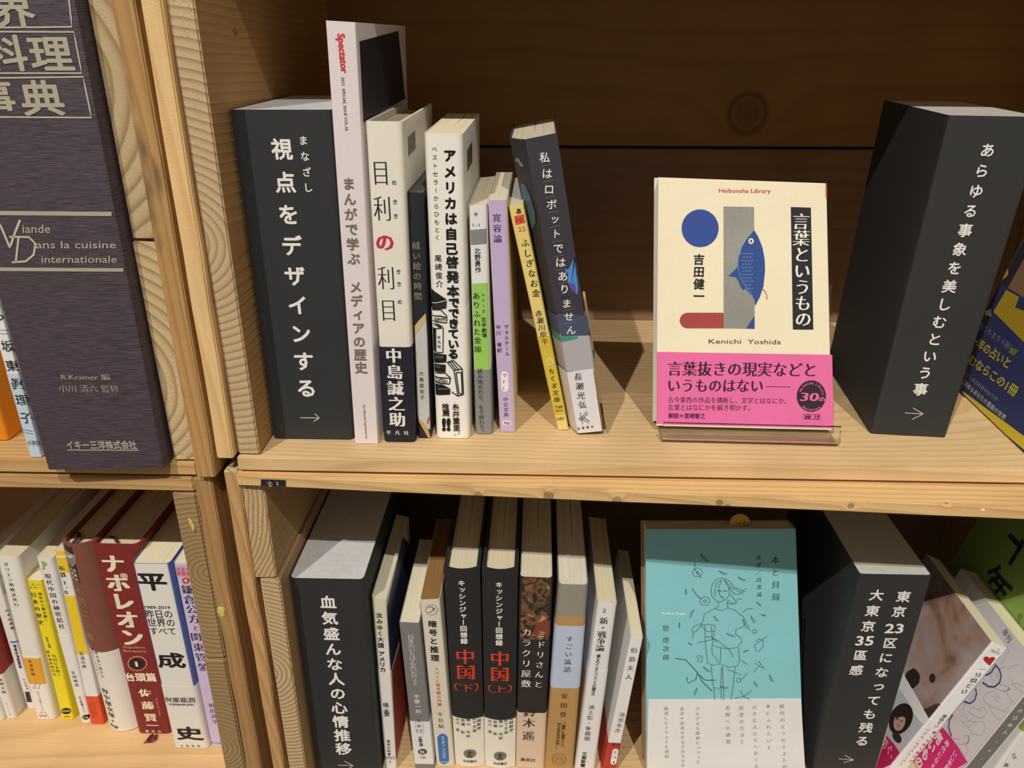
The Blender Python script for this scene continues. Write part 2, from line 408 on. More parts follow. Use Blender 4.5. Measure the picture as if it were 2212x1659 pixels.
def book(name, label, quad, z, depth, cover, style='soft', yaw=0.0, prof=('flat', .0015), cat='book', page=(226, 216, 190), t=.0004,
         head=.0, group=None, cov_mat=None, pmat=None, back=None, tiltback=0.0, obi=None, pu=(0, 1), pdepth=None, tl3=None):
    """quad: TL TR BR BL of the spine in photo pixels; BL stands on height z"""
    TL, TR, BR, BL = quad
    pin_r = TR[0] > BR[0]+25
    O = onZ(*(BR if pin_r else BL), z)
    ya = math.radians(yaw); U = Vector((math.cos(ya), math.sin(ya), 0))
    V = Vector((0, 0, 1)); D = Vector((-math.sin(ya), math.cos(ya), 0))
    if tiltback:
        tb = math.radians(tiltback); V = (V*math.cos(tb)+D*math.sin(tb)); D = D*math.cos(tb)-Vector((0, 0, 1))*math.sin(tb)
    S = Surf(O, U, V)
    if pin_r:
        a, b_ = S.ab(*BL); O = O+U*a; S = Surf(O, U, V)
    q = [S.ab(*p) for p in (TL, TR, BR, BL)]
    q = [(a_, b2 if i_ < 2 else max(b2, .0004)) for i_, (a_, b2) in enumerate(q)]
    W = (Vector(q[2])-Vector(q[3])).length
    S.quad = q; S.prof = mkprof(W, *prof); S.bend = prof[0] == 'bend'
    zmin = 0
    root = empty(name, O, label, cat, group)
    root['_h'] = round((Vector(q[0])-Vector(q[3])).length*1000, 1); root['_w'] = round(W*1000, 1)
    cm = cov_mat or paper(cover)
    v, f = ring_mesh(S, W, depth, t, 0, 1, 0, D=D)
    link_mesh('cover', v, f, cm, root, root, smooth=True)
    # page block
    H = (Vector(q[0])-Vector(q[3])).length
    m0 = head/H if head else .0012
    us = [0, .04, .1, .2, .35, .5, .65, .8, .9, .96, 1]
    (tl, tr, br, bl) = q
    rows = []; uv = []
    inset = t*1.15+.0001
    pd = pdepth if pdepth else depth-(.003 if style == 'hard' else .0006)
    for tt in (m0, 1-m0):
        a = Vector(bl).lerp(Vector(tl), tt); b = Vector(br).lerp(Vector(tr), tt); d = (b-a).normalized()
        a = a+d*inset; b = b-d*inset
        pts = []
        for u in us:
            uu = pu[0]+(pu[1]-pu[0])*u
            p = a.lerp(b, uu); w_ = min(S.prof(uu), 0)-inset-(.001 if style == 'hard' else 0)
            pts.append((p, w_, u))
        pts += [(a.lerp(b, pu[1]), -pd, 1), (a.lerp(b, (pu[0]+pu[1])/2), -pd+(.003 if style == 'hard' else 0), .5), (a.lerp(b, pu[0]), -pd, 0)]
        rows.append([S.P0+S.U*p.x+S.V*p.y-D*w_ for p, w_, u in pts])
        uv += [(u*W, w_) for p, w_, u in pts]
    n = len(rows[0]); vv = rows[0]+rows[1]
    ff = [tuple(range(n))[::-1], tuple(range(n, 2*n))]+[(k, (k+1) % n, n+(k+1) % n, n+k) for k in range(n)]
    pb = link_mesh('page_block', vv, ff, pmat or pages(page), root, root, uvs=uv)
    B = dict(root=root, S=S, W=W, D=D, depth=depth, H=H, z=z)
    # side faces
    for nm, c0, c1 in (('left', 3, 0), ('right', 2, 1)):
        p0 = S.P0+S.U*q[c0][0]+S.V*q[c0][1]; p1 = S.P0+S.U*q[c1][0]+S.V*q[c1][1]
        if nm == 'right': B['R'] = Surf(p0, D, p1-p0)
        else: B['L'] = Surf(p0+D*depth, -D, p1-p0)
    B['L'].lim = B['R'].lim = (.0004, depth-.0008, .0006, H-.0003); S.lim = (-1, 1, .0006, H+.01)
    if obi:
        for io, (v0, v1, c, nm) in enumerate(obi):
            vv, ff = ring_mesh(S, W, depth*.985, .00014, v0+.002/5, v1, .00022+.00022*io, D=D)
            link_mesh(nm, vv, ff, paper(c) if isinstance(c, tuple) else c, root, root, smooth=True)
    return B
# ================================================================== crates
def crate(loc, label):
    return empty('wooden_crate', Vector(loc), label, 'crate', None)
def wd(root, axis, cx, cz, **k):          # ring centre given in world terms
    o = root.location
    i = 'XYZ'.index(axis); oth = [j for j in range(3) if j != i]
    kn = [(x-o[0], y-o[1], z-o[2], r) for x, y, z, r in k.pop('knots', ())]
    return wood(axis, (cx-o[oth[0]], cz-o[oth[1]]), knots=kn, **k)
GREY = dict(light=(182, 150, 104), dark=(160, 124, 80), soft=.4)
# unseen wall slab added to keep background light from leaking through plank gaps
def wall_slab():
    m = paper((96, 88, 80), .8, .06, .2, 0, .3, 60)
    me = bpy.data.meshes.new('wall_back_light_block'); bm = bmesh.new(); bmesh.ops.create_cube(bm, size=1)
    for v in bm.verts: v.co = Vector((v.co.x*3.2, v.co.y*.06+.765, v.co.z*2.4+.2))
    bm.to_mesh(me); bm.free(); me.materials.append(m); o = bpy.data.objects.new('wall_back_light_block', me); COL.objects.link(o); o['kind'] = 'structure'
wall_slab()
me = bpy.data.meshes.new('floor'); bm = bmesh.new(); bmesh.ops.create_cube(bm, size=1)
for v in bm.verts: v.co = Vector((v.co.x*3.2, v.co.y*3.0-.70, v.co.z*.04-.333))
bm.to_mesh(me); bm.free(); me.materials.append(paper((92, 78, 64), .6, .08, .3, 0, .2, 40)); o = bpy.data.objects.new('floor', me); COL.objects.link(o); o['kind'] = 'structure'
# upper right crate
A = crate((.10, .57, -.0105), 'upper right pine crate with a wide dark back wall and pale floor')
fl1 = wd(A, 'X', .56, -.075, seed=1, ring=.0046, wob=.007, light=(222, 190, 142), dark=(200, 160, 108), tilt=.09, soft=.5)
board('floor_plank', (-.1868, .4318, -.0098), (.42, .5385, 0), fl1, A, seg=6, seed=3, rough=0)
fl2 = wd(A, 'X', .64, .05, seed=2, ring=.0040, wob=.006, light=(212, 180, 132), dark=(188, 148, 100), tilt=.03, soft=.5)
board('floor_plank', (-.1868, .5389, -.0102), (.42, .7050, -.0006), fl2, A, seg=4, seed=4, rough=0)
sd = wd(A, 'Y', -.200, .131, seed=5, ring=.0046, wob=.004, endlight=(202, 178, 138), enddark=(160, 124, 90), light=(178, 140, 88), dark=(156, 116, 68), soft=.35, knots=[(-.1725, .486, .243, .0022)])
board('side_plank', (-.1865, .4340, .0006), (-.1728, .7050, .3300), sd, A, seg=0, seed=6)
board('corner_batten', (-.1978, .4290, .0000), (-.1872, .4550, .3300), wd(A, 'Z', -.215, .40, seed=8, ring=.0065, wob=.004, light=(232, 196, 140), dark=(212, 166, 106)), A, seg=9, seed=8, rough=.0004)
board('side_plank', (.4205, .4340, .0006), (.4340, .7050, .3300), sd, A, seed=9)
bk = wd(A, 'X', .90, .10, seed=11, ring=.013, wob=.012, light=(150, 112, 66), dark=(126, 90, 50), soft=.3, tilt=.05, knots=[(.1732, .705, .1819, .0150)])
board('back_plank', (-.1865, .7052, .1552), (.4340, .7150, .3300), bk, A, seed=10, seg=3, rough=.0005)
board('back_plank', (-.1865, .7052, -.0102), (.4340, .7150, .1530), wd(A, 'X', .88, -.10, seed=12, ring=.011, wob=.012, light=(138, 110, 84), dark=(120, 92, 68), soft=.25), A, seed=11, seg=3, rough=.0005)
board('top_plank', (-.1868, .4320, .3302), (.4340, .7150, .3420), fl1, A, seed=12)
# lower right crate: its top board sits askew and reaches forward on the right
KP = Vector((-.188, .4300, -.012)); KN = Vector((.048, 1, 0)).normalized()
def kb(px, py): return on_plane(px, py, KP, KN)
B = crate((.10, .57, -.312), 'lower right pine crate packed with books, small black tape on its front edge')
tp = wd(B, 'X', .452, -.034, seed=14, ring=.0040, wob=.007, light=(224, 188, 132), dark=(194, 148, 94), tilt=.012,
        knots=[tuple(kb(x, y))+(r,) for x, y, r in ((1033, 1069, .0020), (1185, 1071, .0026), (1333, 1081, .0023), (1554, 1086, .0018), (1571, 1095, .0016), (1838, 1093, .0016), (2047, 1086, .0016))])
board('top_plank', (-.1880, .4300, -.0200), (.42, .7150, -.0114), tp, B, seg=12, seed=14, tilty=-.048, rough=.0003)
board('corner_batten', (-.1972, .4330, -.312), (-.1880, .4560, -.0108), wd(B, 'Z', -.205, .42, seed=15, ring=.0040, wob=.009, light=(200, 158, 106), dark=(168, 120, 72), tilt=.05), B, seg=11, seed=15, rough=.0006)
board('side_plank', (-.1880, .4342, -.0943), (-.1735, .7050, -.0206), wd(B, 'Y', -.32, -.02, seed=16, ring=.0032, wob=.006, endlight=(200, 172, 128), enddark=(136, 100, 62), **GREY), B, seed=16)
board('side_plank', (-.1848, .4342, -.3000), (-.1720, .7050, -.0952), wd(B, 'Y', -.196, -.182, seed=17, ring=.0034, wob=.004, endlight=(204, 180, 138), enddark=(140, 106, 68), **GREY), B, seed=17)
board('side_plank', (.4205, .4342, -.3000), (.4340, .7050, -.0206), tp, B, seed=18)
board('floor_plank', (-.1868, .4320, -.3120), (.42, .5385, -.3000), fl1, B, seed=19, rough=0)
board('floor_plank', (-.1868, .5389, -.3120), (.42, .7050, -.3002), fl2, B, seed=20, rough=0)
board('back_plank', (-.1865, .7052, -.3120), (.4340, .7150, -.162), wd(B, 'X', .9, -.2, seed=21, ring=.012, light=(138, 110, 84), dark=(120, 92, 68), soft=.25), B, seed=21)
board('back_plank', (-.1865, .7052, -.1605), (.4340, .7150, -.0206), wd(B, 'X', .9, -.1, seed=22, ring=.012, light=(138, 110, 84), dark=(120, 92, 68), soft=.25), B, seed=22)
pt = onY(590, 1043, .4330)
# upper left crate
Cc = crate((-.42, .57, -.0155), 'upper left pine crate holding the thick dark cloth-bound volume')
board('floor_plank', (-.66, .4335, -.0150), (-.2142, .5385, -.0052), wd(Cc, 'X', .56, -.06, seed=31, ring=.0045, light=(206, 166, 110), dark=(168, 122, 72)), Cc, seg=4, seed=31, rough=0)
board('floor_plank', (-.66, .5389, -.0150), (-.2142, .7050, -.0054), fl2, Cc, seed=32, rough=0)
board('side_plank', (-.2276, .4340, -.0048), (-.2138, .7050, .1352), wd(Cc, 'Y', -.262, .045, seed=33, ring=.0062, wob=.003, endlight=(208, 184, 140), enddark=(158, 124, 84), **GREY), Cc, seed=33)
board('side_plank', (-.2270, .4340, .1362), (-.2132, .7050, .3300), wd(Cc, 'Y', -.275, .215, seed=34, ring=.0085, wob=.005, endlight=(198, 176, 136), enddark=(150, 120, 80), **GREY), Cc, seed=34)
board('corner_batten', (-.2130, .4292, -.0140), (-.2006, .4540, .3300), wd(Cc, 'Z', -.226, .42, seed=35, ring=.0046, wob=.006, light=(190, 148, 96), dark=(160, 116, 70), stain=.8, tilt=.02), Cc, seg=10, seed=35, rough=.0005)
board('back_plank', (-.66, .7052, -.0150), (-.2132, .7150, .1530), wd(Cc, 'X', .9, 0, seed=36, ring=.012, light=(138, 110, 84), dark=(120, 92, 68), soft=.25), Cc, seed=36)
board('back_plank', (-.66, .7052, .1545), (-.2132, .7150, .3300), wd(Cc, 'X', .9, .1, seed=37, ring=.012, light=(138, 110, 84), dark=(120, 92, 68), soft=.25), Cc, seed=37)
board('top_plank', (-.66, .4335, .3302), (-.2132, .7150, .3420), fl1, Cc, seed=38)
board('side_plank', (-.66, .4340, -.0048), (-.6470, .7050, .3300), fl2, Cc, seed=39)
# lower left crate
Dd = crate((-.44, .57, -.312), 'lower left pine crate with rough sawn end beside the row of novels')
board('top_plank', (-.66, .4338, -.0272), (-.2180, .7150, -.0168), wd(Dd, 'X', .47, -.05, seed=41, ring=.0034, light=(200, 160, 108), dark=(168, 124, 76)), Dd, seg=5, seed=41, rough=.0005)
board('side_plank', (-.2334, .4340, -.1650), (-.2180, .7050, -.0282), wd(Dd, 'Y', -.222, -.095, seed=42, ring=.0036, wob=.010, endlight=(164, 138, 96), enddark=(126, 100, 66), **GREY), Dd, seg=0, seed=42, bev=.0012)
board('side_plank', (-.2340, .4338, -.3000), (-.2185, .7050, -.1662), wd(Dd, 'Y', -.240, -.255, seed=43, ring=.0034, wob=.011, endlight=(162, 136, 96), enddark=(126, 100, 66), **GREY), Dd, seed=43, bev=.0012)
board('corner_batten', (-.2176, .4336, -.312), (-.2062, .4580, -.0166), wd(Dd, 'Z', -.23, .43, seed=44, ring=.0050, light=(176, 136, 88), dark=(154, 114, 70)), Dd, seg=10, seed=44, rough=.0005)
board('floor_plank', (-.66, .4335, -.3120), (-.2180, .5385, -.3000), wd(Dd, 'X', .50, -.36, seed=45, ring=.008, wob=.012, light=(224, 186, 132), dark=(206, 164, 110)), Dd, seed=45, rough=0)
board('floor_plank', (-.66, .5389, -.3120), (-.2180, .7050, -.3002), fl2, Dd, seed=46, rough=0)
board('back_plank', (-.66, .7052, -.3120), (-.2180, .7150, -.162), wd(Dd, 'X', .9, -.2, seed=47, ring=.012, light=(138, 110, 84), dark=(120, 92, 68), soft=.25), Dd, seed=47)
board('back_plank', (-.66, .7052, -.1605), (-.2180, .7150, -.0280), wd(Dd, 'X', .9, -.1, seed=48, ring=.012, light=(138, 110, 84), dark=(120, 92, 68), soft=.25), Dd, seed=48)
board('side_plank', (-.66, .4340, -.3000), (-.6470, .7050, -.0275), fl2, Dd, seed=49)
# hardened glue crumbs and label tape on the crates
def crumb(root, x, y, Y, r, sx, sz, seed, tilt):
    rnd = random.Random(seed); bm = bmesh.new(); bmesh.ops.create_icosphere(bm, subdivisions=2, radius=r)
    c = onY(x, y, Y)-root.location
    for v in bm.verts:
        k = 1+rnd.uniform(-.35, .35); v.co = Vector((v.co.x*sx*k, v.co.y*.5*k, v.co.z*sz*k)); v.co = Matrix.Rotation(tilt, 3, 'Y') @ v.co; v.co += c
    me = bpy.data.meshes.new('glue_crumb'); bm.to_mesh(me); bm.free(); me.materials.append(paper((206, 196, 104), .35))
    o = bpy.data.objects.new('glue_crumb', me); COL.objects.link(o); o.parent = root
crumb(Dd, 415, 1135, .4336, .0022, .5, 2.3, 1, -.25)
crumb(Dd, 478, 1322, .4334, .0022, 1.2, 2.1, 2, .1)
sB = Surf(KP-Vector((0, .0005, 0)), Vector((1, -.048, 0)), Vector((0, 0, 1)))
poly(sB, B, 'y7', [(357, 318), (583, 326), (582, 386), (356, 380)], (40, 40, 42), 'label_tape', off=.0003, rough=.35)
htext(sB, B, 'ネ 3', 'y7', 415, 372, 522, 372, 34, (190, 186, 180), bold=0, name='tape_lettering', off=.0005)
poly(sB, B, 'y7', [(428, 384), (440, 366), (462, 384)], (196, 170, 130), 'tape_tear', off=.00045)
def pin(root, x, y):
    c = kb(x, y); bm = bmesh.new(); bmesh.ops.create_uvsphere(bm, u_segments=10, v_segments=6, radius=.0012)
    for v in bm.verts: v.co = Vector((v.co.x, v.co.y*.4, v.co.z*.8))+c-root.location
    me = bpy.data.meshes.new('paint_dot'); bm.to_mesh(me); bm.free(); me.materials.append(paper((240, 236, 225), .4))
    o = bpy.data.objects.new('paint_dot', me); COL.objects.link(o); o.parent = root
pin(B, 2123, 1102); 

# ================================================================== upper right crate: the books
WH = (236, 232, 226); BK = (34, 33, 38); DK = (52, 53, 56); CREAM = (238, 230, 208)
SILV = (206, 206, 206)
def b_arrow(S, root, fr, x0, y0, x1, y1, h, wd_, c=(235, 232, 228)):
    line(S, root, fr, [[(x0, y0), (x1, y1)], [(x1-h*.62, y1-h*.62+0), (x1, y1), (x1-h*.8, y1+h*.5)]], wd_, c, 'arrow_mark')
def foam(c=SILV):
    return paper(c, .5, .10, .4, 0, .9, 260)
# wrapped black bundle 1
b = book('wrapped_book', 'thick black paper-wrapped book with nine large white characters and an arrow',
         [(494, 237), (716, 237), (764, 952), (589, 948)], 0, .118, (48, 50, 52), 'soft', prof=('flat', .0032), page=SILV, pmat=foam(), head=0, t=.0005)
S, R = b['S'], b['root']
vtext(S, R, '視点をデザインする', 'p', 609, 322, 662, 838, 46, WH, bold=.028)
vtext(S, R, 'まなざし', 'z4', 586, 910, 617, 1215, 62, WH, bold=.02, name='reading_lettering')
b_arrow(S, R, 'z5', 567, 1206, 690, 1208, 46, 4)
# tall pale magazine
b = book('magazine', 'tall pale grey magazine with red masthead down the spine, tallest in the row',
         [(703, 44), (768, 48), (817, 960), (767, 959)], 0, .165, (226, 216, 216), 'soft', prof=('flat', .0008), page=(60, 58, 66), t=.0003)
S, R = b['S'], b['root']
htext(S, R, 'Spectator', 'p', 729, 73, 737, 157, 16, (214, 66, 60), bold=.035, name='masthead_lettering')
htext(S, R, '2022  SPECIAL ISSUE VOL.50', 'p', 737, 166, 746, 282, 6.5, (70, 66, 66), name='issue_lettering')
vtext(S, R, 'まんがで学ぶ メディアの歴史', 'z4', 880, 1190, 960, 2382, 84, (122, 114, 98), bold=.03, serif=0)
htext(S, R, 'The Editorial Department Inc.', 'z5', 972, 1120, 990, 1345, 15, (70, 66, 66), name='publisher_lettering')
Rt = b['R']
q = Rt
poly(Rt, R, 'z4', [(948, 268), (1200, 200), (1245, 640), (975, 790), (972, 760)], (44, 42, 52), 'cover_picture')
# white book with navy band
b = book('jacketed_book', 'white plastic-wrapped hardcover with a red swirl character and navy band',
         [(788, 262), (869, 263), (897, 955), (830, 955)], 0, .128, (232, 226, 212), 'hard', prof=('flat', .0030), page=(200, 186, 160), t=.0018, head=.004,
         obi=[(0, .332, (34, 32, 46), 'paper_band')])
S, R = b['S'], b['root']
vtext(S, R, '目', 'z4', 1087, 1118, 1087, 1118, 122, (36, 32, 40), ar=1.45, bold=-.01, serif=1.1)
vtext(S, R, '利', 'z4', 1098, 1350, 1098, 1350, 122, (36, 32, 40), ar=1.45, bold=-.01, serif=1.1)
vtext(S, R, 'の', 'z5', 1114, 68, 1114, 68, 128, (196, 52, 82), ar=1.0, bold=.02, serif=1.6, name='red_character')
vtext(S, R, '利', 'z5', 1123, 300, 1123, 300, 118, (36, 32, 40), ar=1.45, bold=-.01, serif=1.1)
vtext(S, R, '目', 'z5', 1138, 508, 1138, 508, 116, (36, 32, 40), ar=1.45, bold=-.01, serif=1.1)
for tx, fr, x, y in (('め', 'z4', 1175, 1182), ('き', 'z4', 1180, 1307), ('き', 'z4', 1184, 1400), ('き', 'z5', 1202, 260), ('き', 'z5', 1206, 340), ('め', 'z5', 1211, 455)):
    vtext(S, R, tx, fr, x, y, x, y, 36, (52, 96, 156), name='reading_lettering')
vtext(S, R, '中島誠之助', 'z5', 1172, 802, 1196, 1215, 108, WH, serif=1.5, bold=.025, name='author_lettering', off=.0007)
vtext(S, R, '平凡社', 'z5', 1140, 1300, 1254, 1302, 34, WH, serif=1, name='publisher_lettering', off=.0007)
for k in range(9):
    x = 1262+k*5.4
    poly(b['R'], R, 'z4', [(x, 885-k*5), (x+(2.2 if k % 3 else 3.6), 883-k*5), (x+(2.2 if k % 3 else 3.6)+4, 1010-k*6), (x+4, 1012-k*6)], (66, 62, 64), 'barcode_bar', off=.0003)
pts = [onZ(785+.5, 240, b['z']+b['H'])]
# dark narrow volume with pale painting
b = book('narrow_book', 'narrow glossy black volume with pale painted lower half, wedged between two white spines',
         [(879, 415), (914, 417), (931, 950), (903, 947)], 0, .105, (36, 38, 44), 'soft', prof=('flat', .0018), page=(92, 88, 84), t=.0004)
S, R = b['S'], b['root']
vtext(S, R, '縫い絵の時間', 'z6', 140, 1190, 155, 1585, 66, (150, 142, 112), bold=0)
poly(S, R, 'z7', [(129, 520), (160, 478), (215, 420), (226, 600), (245, 1200), (250, 1330), (160, 1245), (150, 1210)], (196, 196, 192), 'painted_panel')
poly(S, R, 'z7', [(129, 520), (160, 478), (215, 420), (218, 470), (140, 585), (133, 600)], (206, 176, 128), 'painted_panel', off=.0003)
poly(S, R, 'z7', [(150, 1240), (158, 1235), (232, 1310), (252, 1392), (240, 1400)], (196, 160, 100), 'painted_panel', off=.0003)
poly(S, R, 'z7', [(222, 1275), (240, 1222), (246, 1240), (230, 1285)], (196, 60, 48), 'painted_panel', off=.0004)
vtext(S, R, '大島亜佐子', 'z7', 181, 888, 188, 1075, 40, (70, 66, 62), bold=0, name='author_lettering', off=.0004)
# white book with black drawn stack of books
b = book('white_book', 'white book with brush title and a drawn stack of books on its spine',
         [(915, 288), (1000, 289), (1014, 949), (943, 947)], 0, .128, (238, 234, 224), 'soft', prof=('flat', .0036), page=(236, 226, 190), t=.0005,
         obi=[(0, .462, (240, 237, 228), 'paper_band')])
S, R = b['S'], b['root']
vtext(S, R, 'アメリカは自己', 'z6', 402, 490, 415, 1216, 100, (28, 26, 30), bold=.045)
vtext(S, R, '啓発本', 'z7', 422, 20, 428, 245, 100, (28, 26, 30), bold=.03, off=.0007)
vtext(S, R, 'でできている', 'z7', 436, 335, 430, 735, 88, (28, 26, 30), bold=.045, off=.0007)
vtext(S, R, 'ベストセラーからひもとく', 'z6', 283, 440, 306, 1128, 46, (52, 48, 50), bold=0, name='subtitle_lettering')
vtext(S, R, '尾崎俊介', 'z6', 312, 1290, 322, 1490, 58, (44, 40, 44), bold=.01, name='author_lettering')
o7 = .0007
def P7(pts, c, n='drawn_book', off=o7): poly(S, R, 'z7', pts, c, n, off=off)
INK = (30, 29, 32)
P7([(256, 228), (378, 310), (380, 330), (258, 345)], INK); P7([(258, 345), (378, 330), (376, 378), (262, 398)], (42, 41, 44))
line(S, R, 'z7', [[(258, 340), (300, 336), (378, 318)]], 5, WH, off=.00078)
line(S, R, 'z7', [[(262, 392), (330, 388), (380, 440), (378, 492), (266, 480)], [(264, 440), (330, 438), (378, 452)]], 8, INK, off=o7)
htext(S, R, 'ELENOW', 'z7', 286, 474, 370, 474, 22, INK, bold=.03, name='drawn_lettering', off=o7)
P7([(268, 530), (296, 536), (298, 722), (272, 716)], INK); line(S, R, 'z7', [[(296, 538), (352, 530), (350, 722), (298, 722)]], 7, INK, off=o7)
line(S, R, 'z7', [[(268, 500), (330, 528)], [(285, 496), (338, 526)], [(300, 496), (348, 522)]], 6, INK, off=o7)
vtext(S, R, '平凡社', 'z7', 318, 606, 320, 676, 28, INK, bold=.02, name='drawn_lettering', off=o7)
P7([(274, 726), (378, 740), (376, 800), (278, 806)], INK); P7([(280, 812), (372, 818), (370, 876), (282, 874)], INK)
htext(S, R, 'STER', 'z7', 290, 768, 356, 768, 18, (120, 118, 112), bold=.02, name='drawn_lettering', off=.00078)
htext(S, R, 'YOU', 'z7', 288, 842, 330, 842, 17, (120, 118, 112), bold=.02, name='drawn_lettering', off=.00078)
line(S, R, 'z7', [[(284, 884), (365, 882), (408, 920), (402, 968), (288, 958)], [(284, 915), (404, 924)]], 8, INK, off=o7)
htext(S, R, 'E LAST', 'z7', 290, 934, 368, 938, 18, INK, bold=.03, name='drawn_lettering', off=o7)
htext(S, R, 'NCE DIET', 'z7', 290, 956, 386, 958, 17, INK, bold=.03, name='drawn_lettering', off=o7)
P7([(286, 968), (345, 972), (408, 1004), (406, 1050), (292, 1056)], INK)
line(S, R, 'z7', [[(292, 1008), (408, 1006)]], 3, (180, 178, 172), off=.00078)
line(S, R, 'z7', [[(384, 800), (436, 862), (500, 850), (510, 1050), (466, 1062), (418, 1030)], [(436, 862), (466, 1062)], [(384, 800), (430, 784), (500, 850)], [(400, 794), (450, 856)], [(416, 790), (470, 852)], [(452, 880), (492, 876), (500, 1040), (476, 1046), (452, 880)]], 8, INK, off=o7)
vtext(S, R, '糸井重里', 'z7', 450, 1145, 456, 1310, 60, INK, bold=.015, name='blurb_lettering', off=o7)
vtext(S, R, '推薦', 'z7', 370, 1145, 374, 1195, 60, INK, bold=.015, name='blurb_lettering', off=o7)
htext(S, R, '!!', 'z7', 350, 1328, 402, 1328, 92, INK, bold=.06, name='blurb_lettering', off=o7, slant=.05)
vtext(S, R, 'さん', 'z7', 474, 1352, 446, 1362, 22, INK, name='blurb_lettering', off=o7)
for k in range(8):
    x = 536+k*5
    poly(b['R'], R, 'z6', [(x, 442-k*9), (x+3, 440-k*9), (x+4, 612-k*10), (x+1, 614-k*10)], (80, 78, 74), 'barcode_bar', off=.0003)
# green and grey paperback
b = book('paperback', 'small paperback with white, lime green and grey stacked spine colours',
         [(1012, 445), (1052, 441), (1063, 941), (1028, 938)], 0, .104, (228, 226, 222), 'soft', prof=('flat', .0022), page=(220, 210, 176), t=.0004,
         obi=[(0, .305, (136, 136, 136), 'paper_band')])
S, R = b['S'], b['root']
zone(S, R, .305, .685, (152, 204, 96))
zone(S, R, .845, .905, (134, 134, 134))
htext(S, R, 'キ', 'z6', 590, 962, 624, 962, 30, (50, 48, 50), name='code_lettering'); htext(S, R, '1-1', 'z6', 582, 1040, 634, 1040, 22, (60, 58, 60), name='code_lettering', off=.0003)
vtext(S, R, '北野勇作', 'z6', 618, 1232, 622, 1380, 50, (48, 46, 50), name='author_lettering')
vtext(S, R, 'ありふれた金庫', 'z7', 608, 285, 622, 700, 62, (42, 44, 40), serif=.8, off=.0003)
vtext(S, R, 'シリーズ', 'z7', 662, 275, 666, 405, 30, (48, 50, 44), name='series_lettering', off=.0003)
vtext(S, R, '百字劇場', 'z7', 667, 470, 672, 592, 40, (48, 50, 44), name='series_lettering', off=.0003)
vtext(S, R, '読み始めたら、もう終わり。', 'z7', 637, 868, 655, 1345, 44, (66, 66, 68), bold=0, name='blurb_lettering', off=.0006)
line(b['L'], R, 'z6', [[(552, 890), (552, 1200)]], 3, (200, 220, 60), 'lime_edge')
# lilac paperback
b = book('paperback', 'small lilac paperback with a white capsule label near its foot',
         [(1053, 432), (1095, 432), (1113, 936), (1080, 934)], 0, .106, (224, 214, 192), 'soft', prof=('flat', .0016), page=(226, 216, 190), t=.0004)
S, R = b['S'], b['root']
zone(S, R, 0, 1, (196, 176, 214), 0, 1)
vtext(S, R, '寛容論', 'z6', 768, 975, 777, 1138, 68, (48, 38, 62), serif=.9)
vtext(S, R, 'ヴォルテール', 'z7', 842, 525, 850, 735, 36, (60, 50, 72), name='author_lettering', off=.0003)
vtext(S, R, '中川 信訳', 'z7', 780, 528, 790, 708, 38, (60, 50, 72), name='author_lettering', off=.0003)
poly(S, R, 'z7', ell(829, 900, 29, 29, 14, 180, 360)+ell(833, 1003, 29, 29, 14, 0, 180), (240, 234, 236), 'capsule_label', off=.0003)
for ch, y in (('ウ', 903), ('7', 953), ('1', 1003)): vtext(S, R, ch, 'z7', 831, y, 831, y, 34, (50, 40, 60), bold=.01, name='code_lettering', off=.0004)
vtext(S, R, '中公文庫', 'z7', 837, 1090, 842, 1210, 40, (60, 48, 72), serif=.5, name='series_lettering', off=.0003)
poly(S, R, 'z7', [(814, 1256), (878, 1256), (880, 1294), (816, 1294)], (240, 234, 236), 'number_label', off=.0003)
htext(S, R, '705', 'z7', 823, 1286, 871, 1287, 22, (50, 40, 60), bold=.02, name='code_lettering', off=.0004)
# yellow paperback leaning left
b = book('paperback', 'slim yellow paperback leaning left with a small red number box',
         [(1098, 445), (1130, 441), (1228, 928), (1205, 930)], 0, .104, (232, 208, 126), 'soft', prof=('flat', .0010), page=(206, 200, 188), t=.0004,
         obi=[(.075, .445, (214, 186, 66), 'paper_band')])
S, R = b['S'], b['root']
vtext(S, R, 'あ', 'z6', 940, 922, 940, 922, 46, (60, 48, 30), bold=.03, name='code_lettering')
poly(S, R, 'z6', [(903, 963), (985, 945), (1000, 1012), (916, 1030)], (222, 88, 66), 'number_box')
htext(S, R, '10', 'z6', 928, 1012, 975, 1003, 38, (110, 40, 30), name='code_lettering', off=.0003)
htext(S, R, '22', 'z6', 938, 1082, 996, 1072, 36, (204, 116, 62), name='code_lettering', off=.0003)
vtext(S, R, 'ふしぎなお金', 'z6', 990, 1170, 1075, 1562, 66, (40, 34, 30), serif=.9)
vtext(S, R, '赤瀬川原平', 'z7', 1095, 420, 1142, 640, 56, (50, 44, 34), serif=.5, name='author_lettering', off=.0003)
poly(S, R, 'z7', ell(1180, 798, 30, 32, 20), (232, 216, 140), 'round_emblem', off=.0005)
poly(S, R, 'z7', ell(1180, 798, 22, 24, 20), (214, 186, 66), 'round_emblem', off=.0006)
line(S, R, 'z7', [ell(1172, 792, 4, 5, 8), ell(1189, 790, 4, 5, 8), [(1172, 806), (1181, 811), (1190, 804)]], 3, (240, 230, 170), 'round_emblem', off=.0007)
vtext(S, R, 'ちくま文庫', 'z7', 1195, 870, 1238, 1090, 50, (52, 42, 26), serif=.7, name='series_lettering', off=.0006)
htext(S, R, '748', 'z7', 1222, 1162, 1282, 1155, 24, (90, 80, 40), name='price_lettering', off=.0006)
htext(S, R, '(税込)', 'z7', 1226, 1188, 1286, 1180, 16, (90, 80, 40), name='price_lettering', off=.0006)
htext(S, R, '680', 'z7', 1238, 1252, 1296, 1246, 24, (110, 96, 50), name='price_lettering', off=.0006)
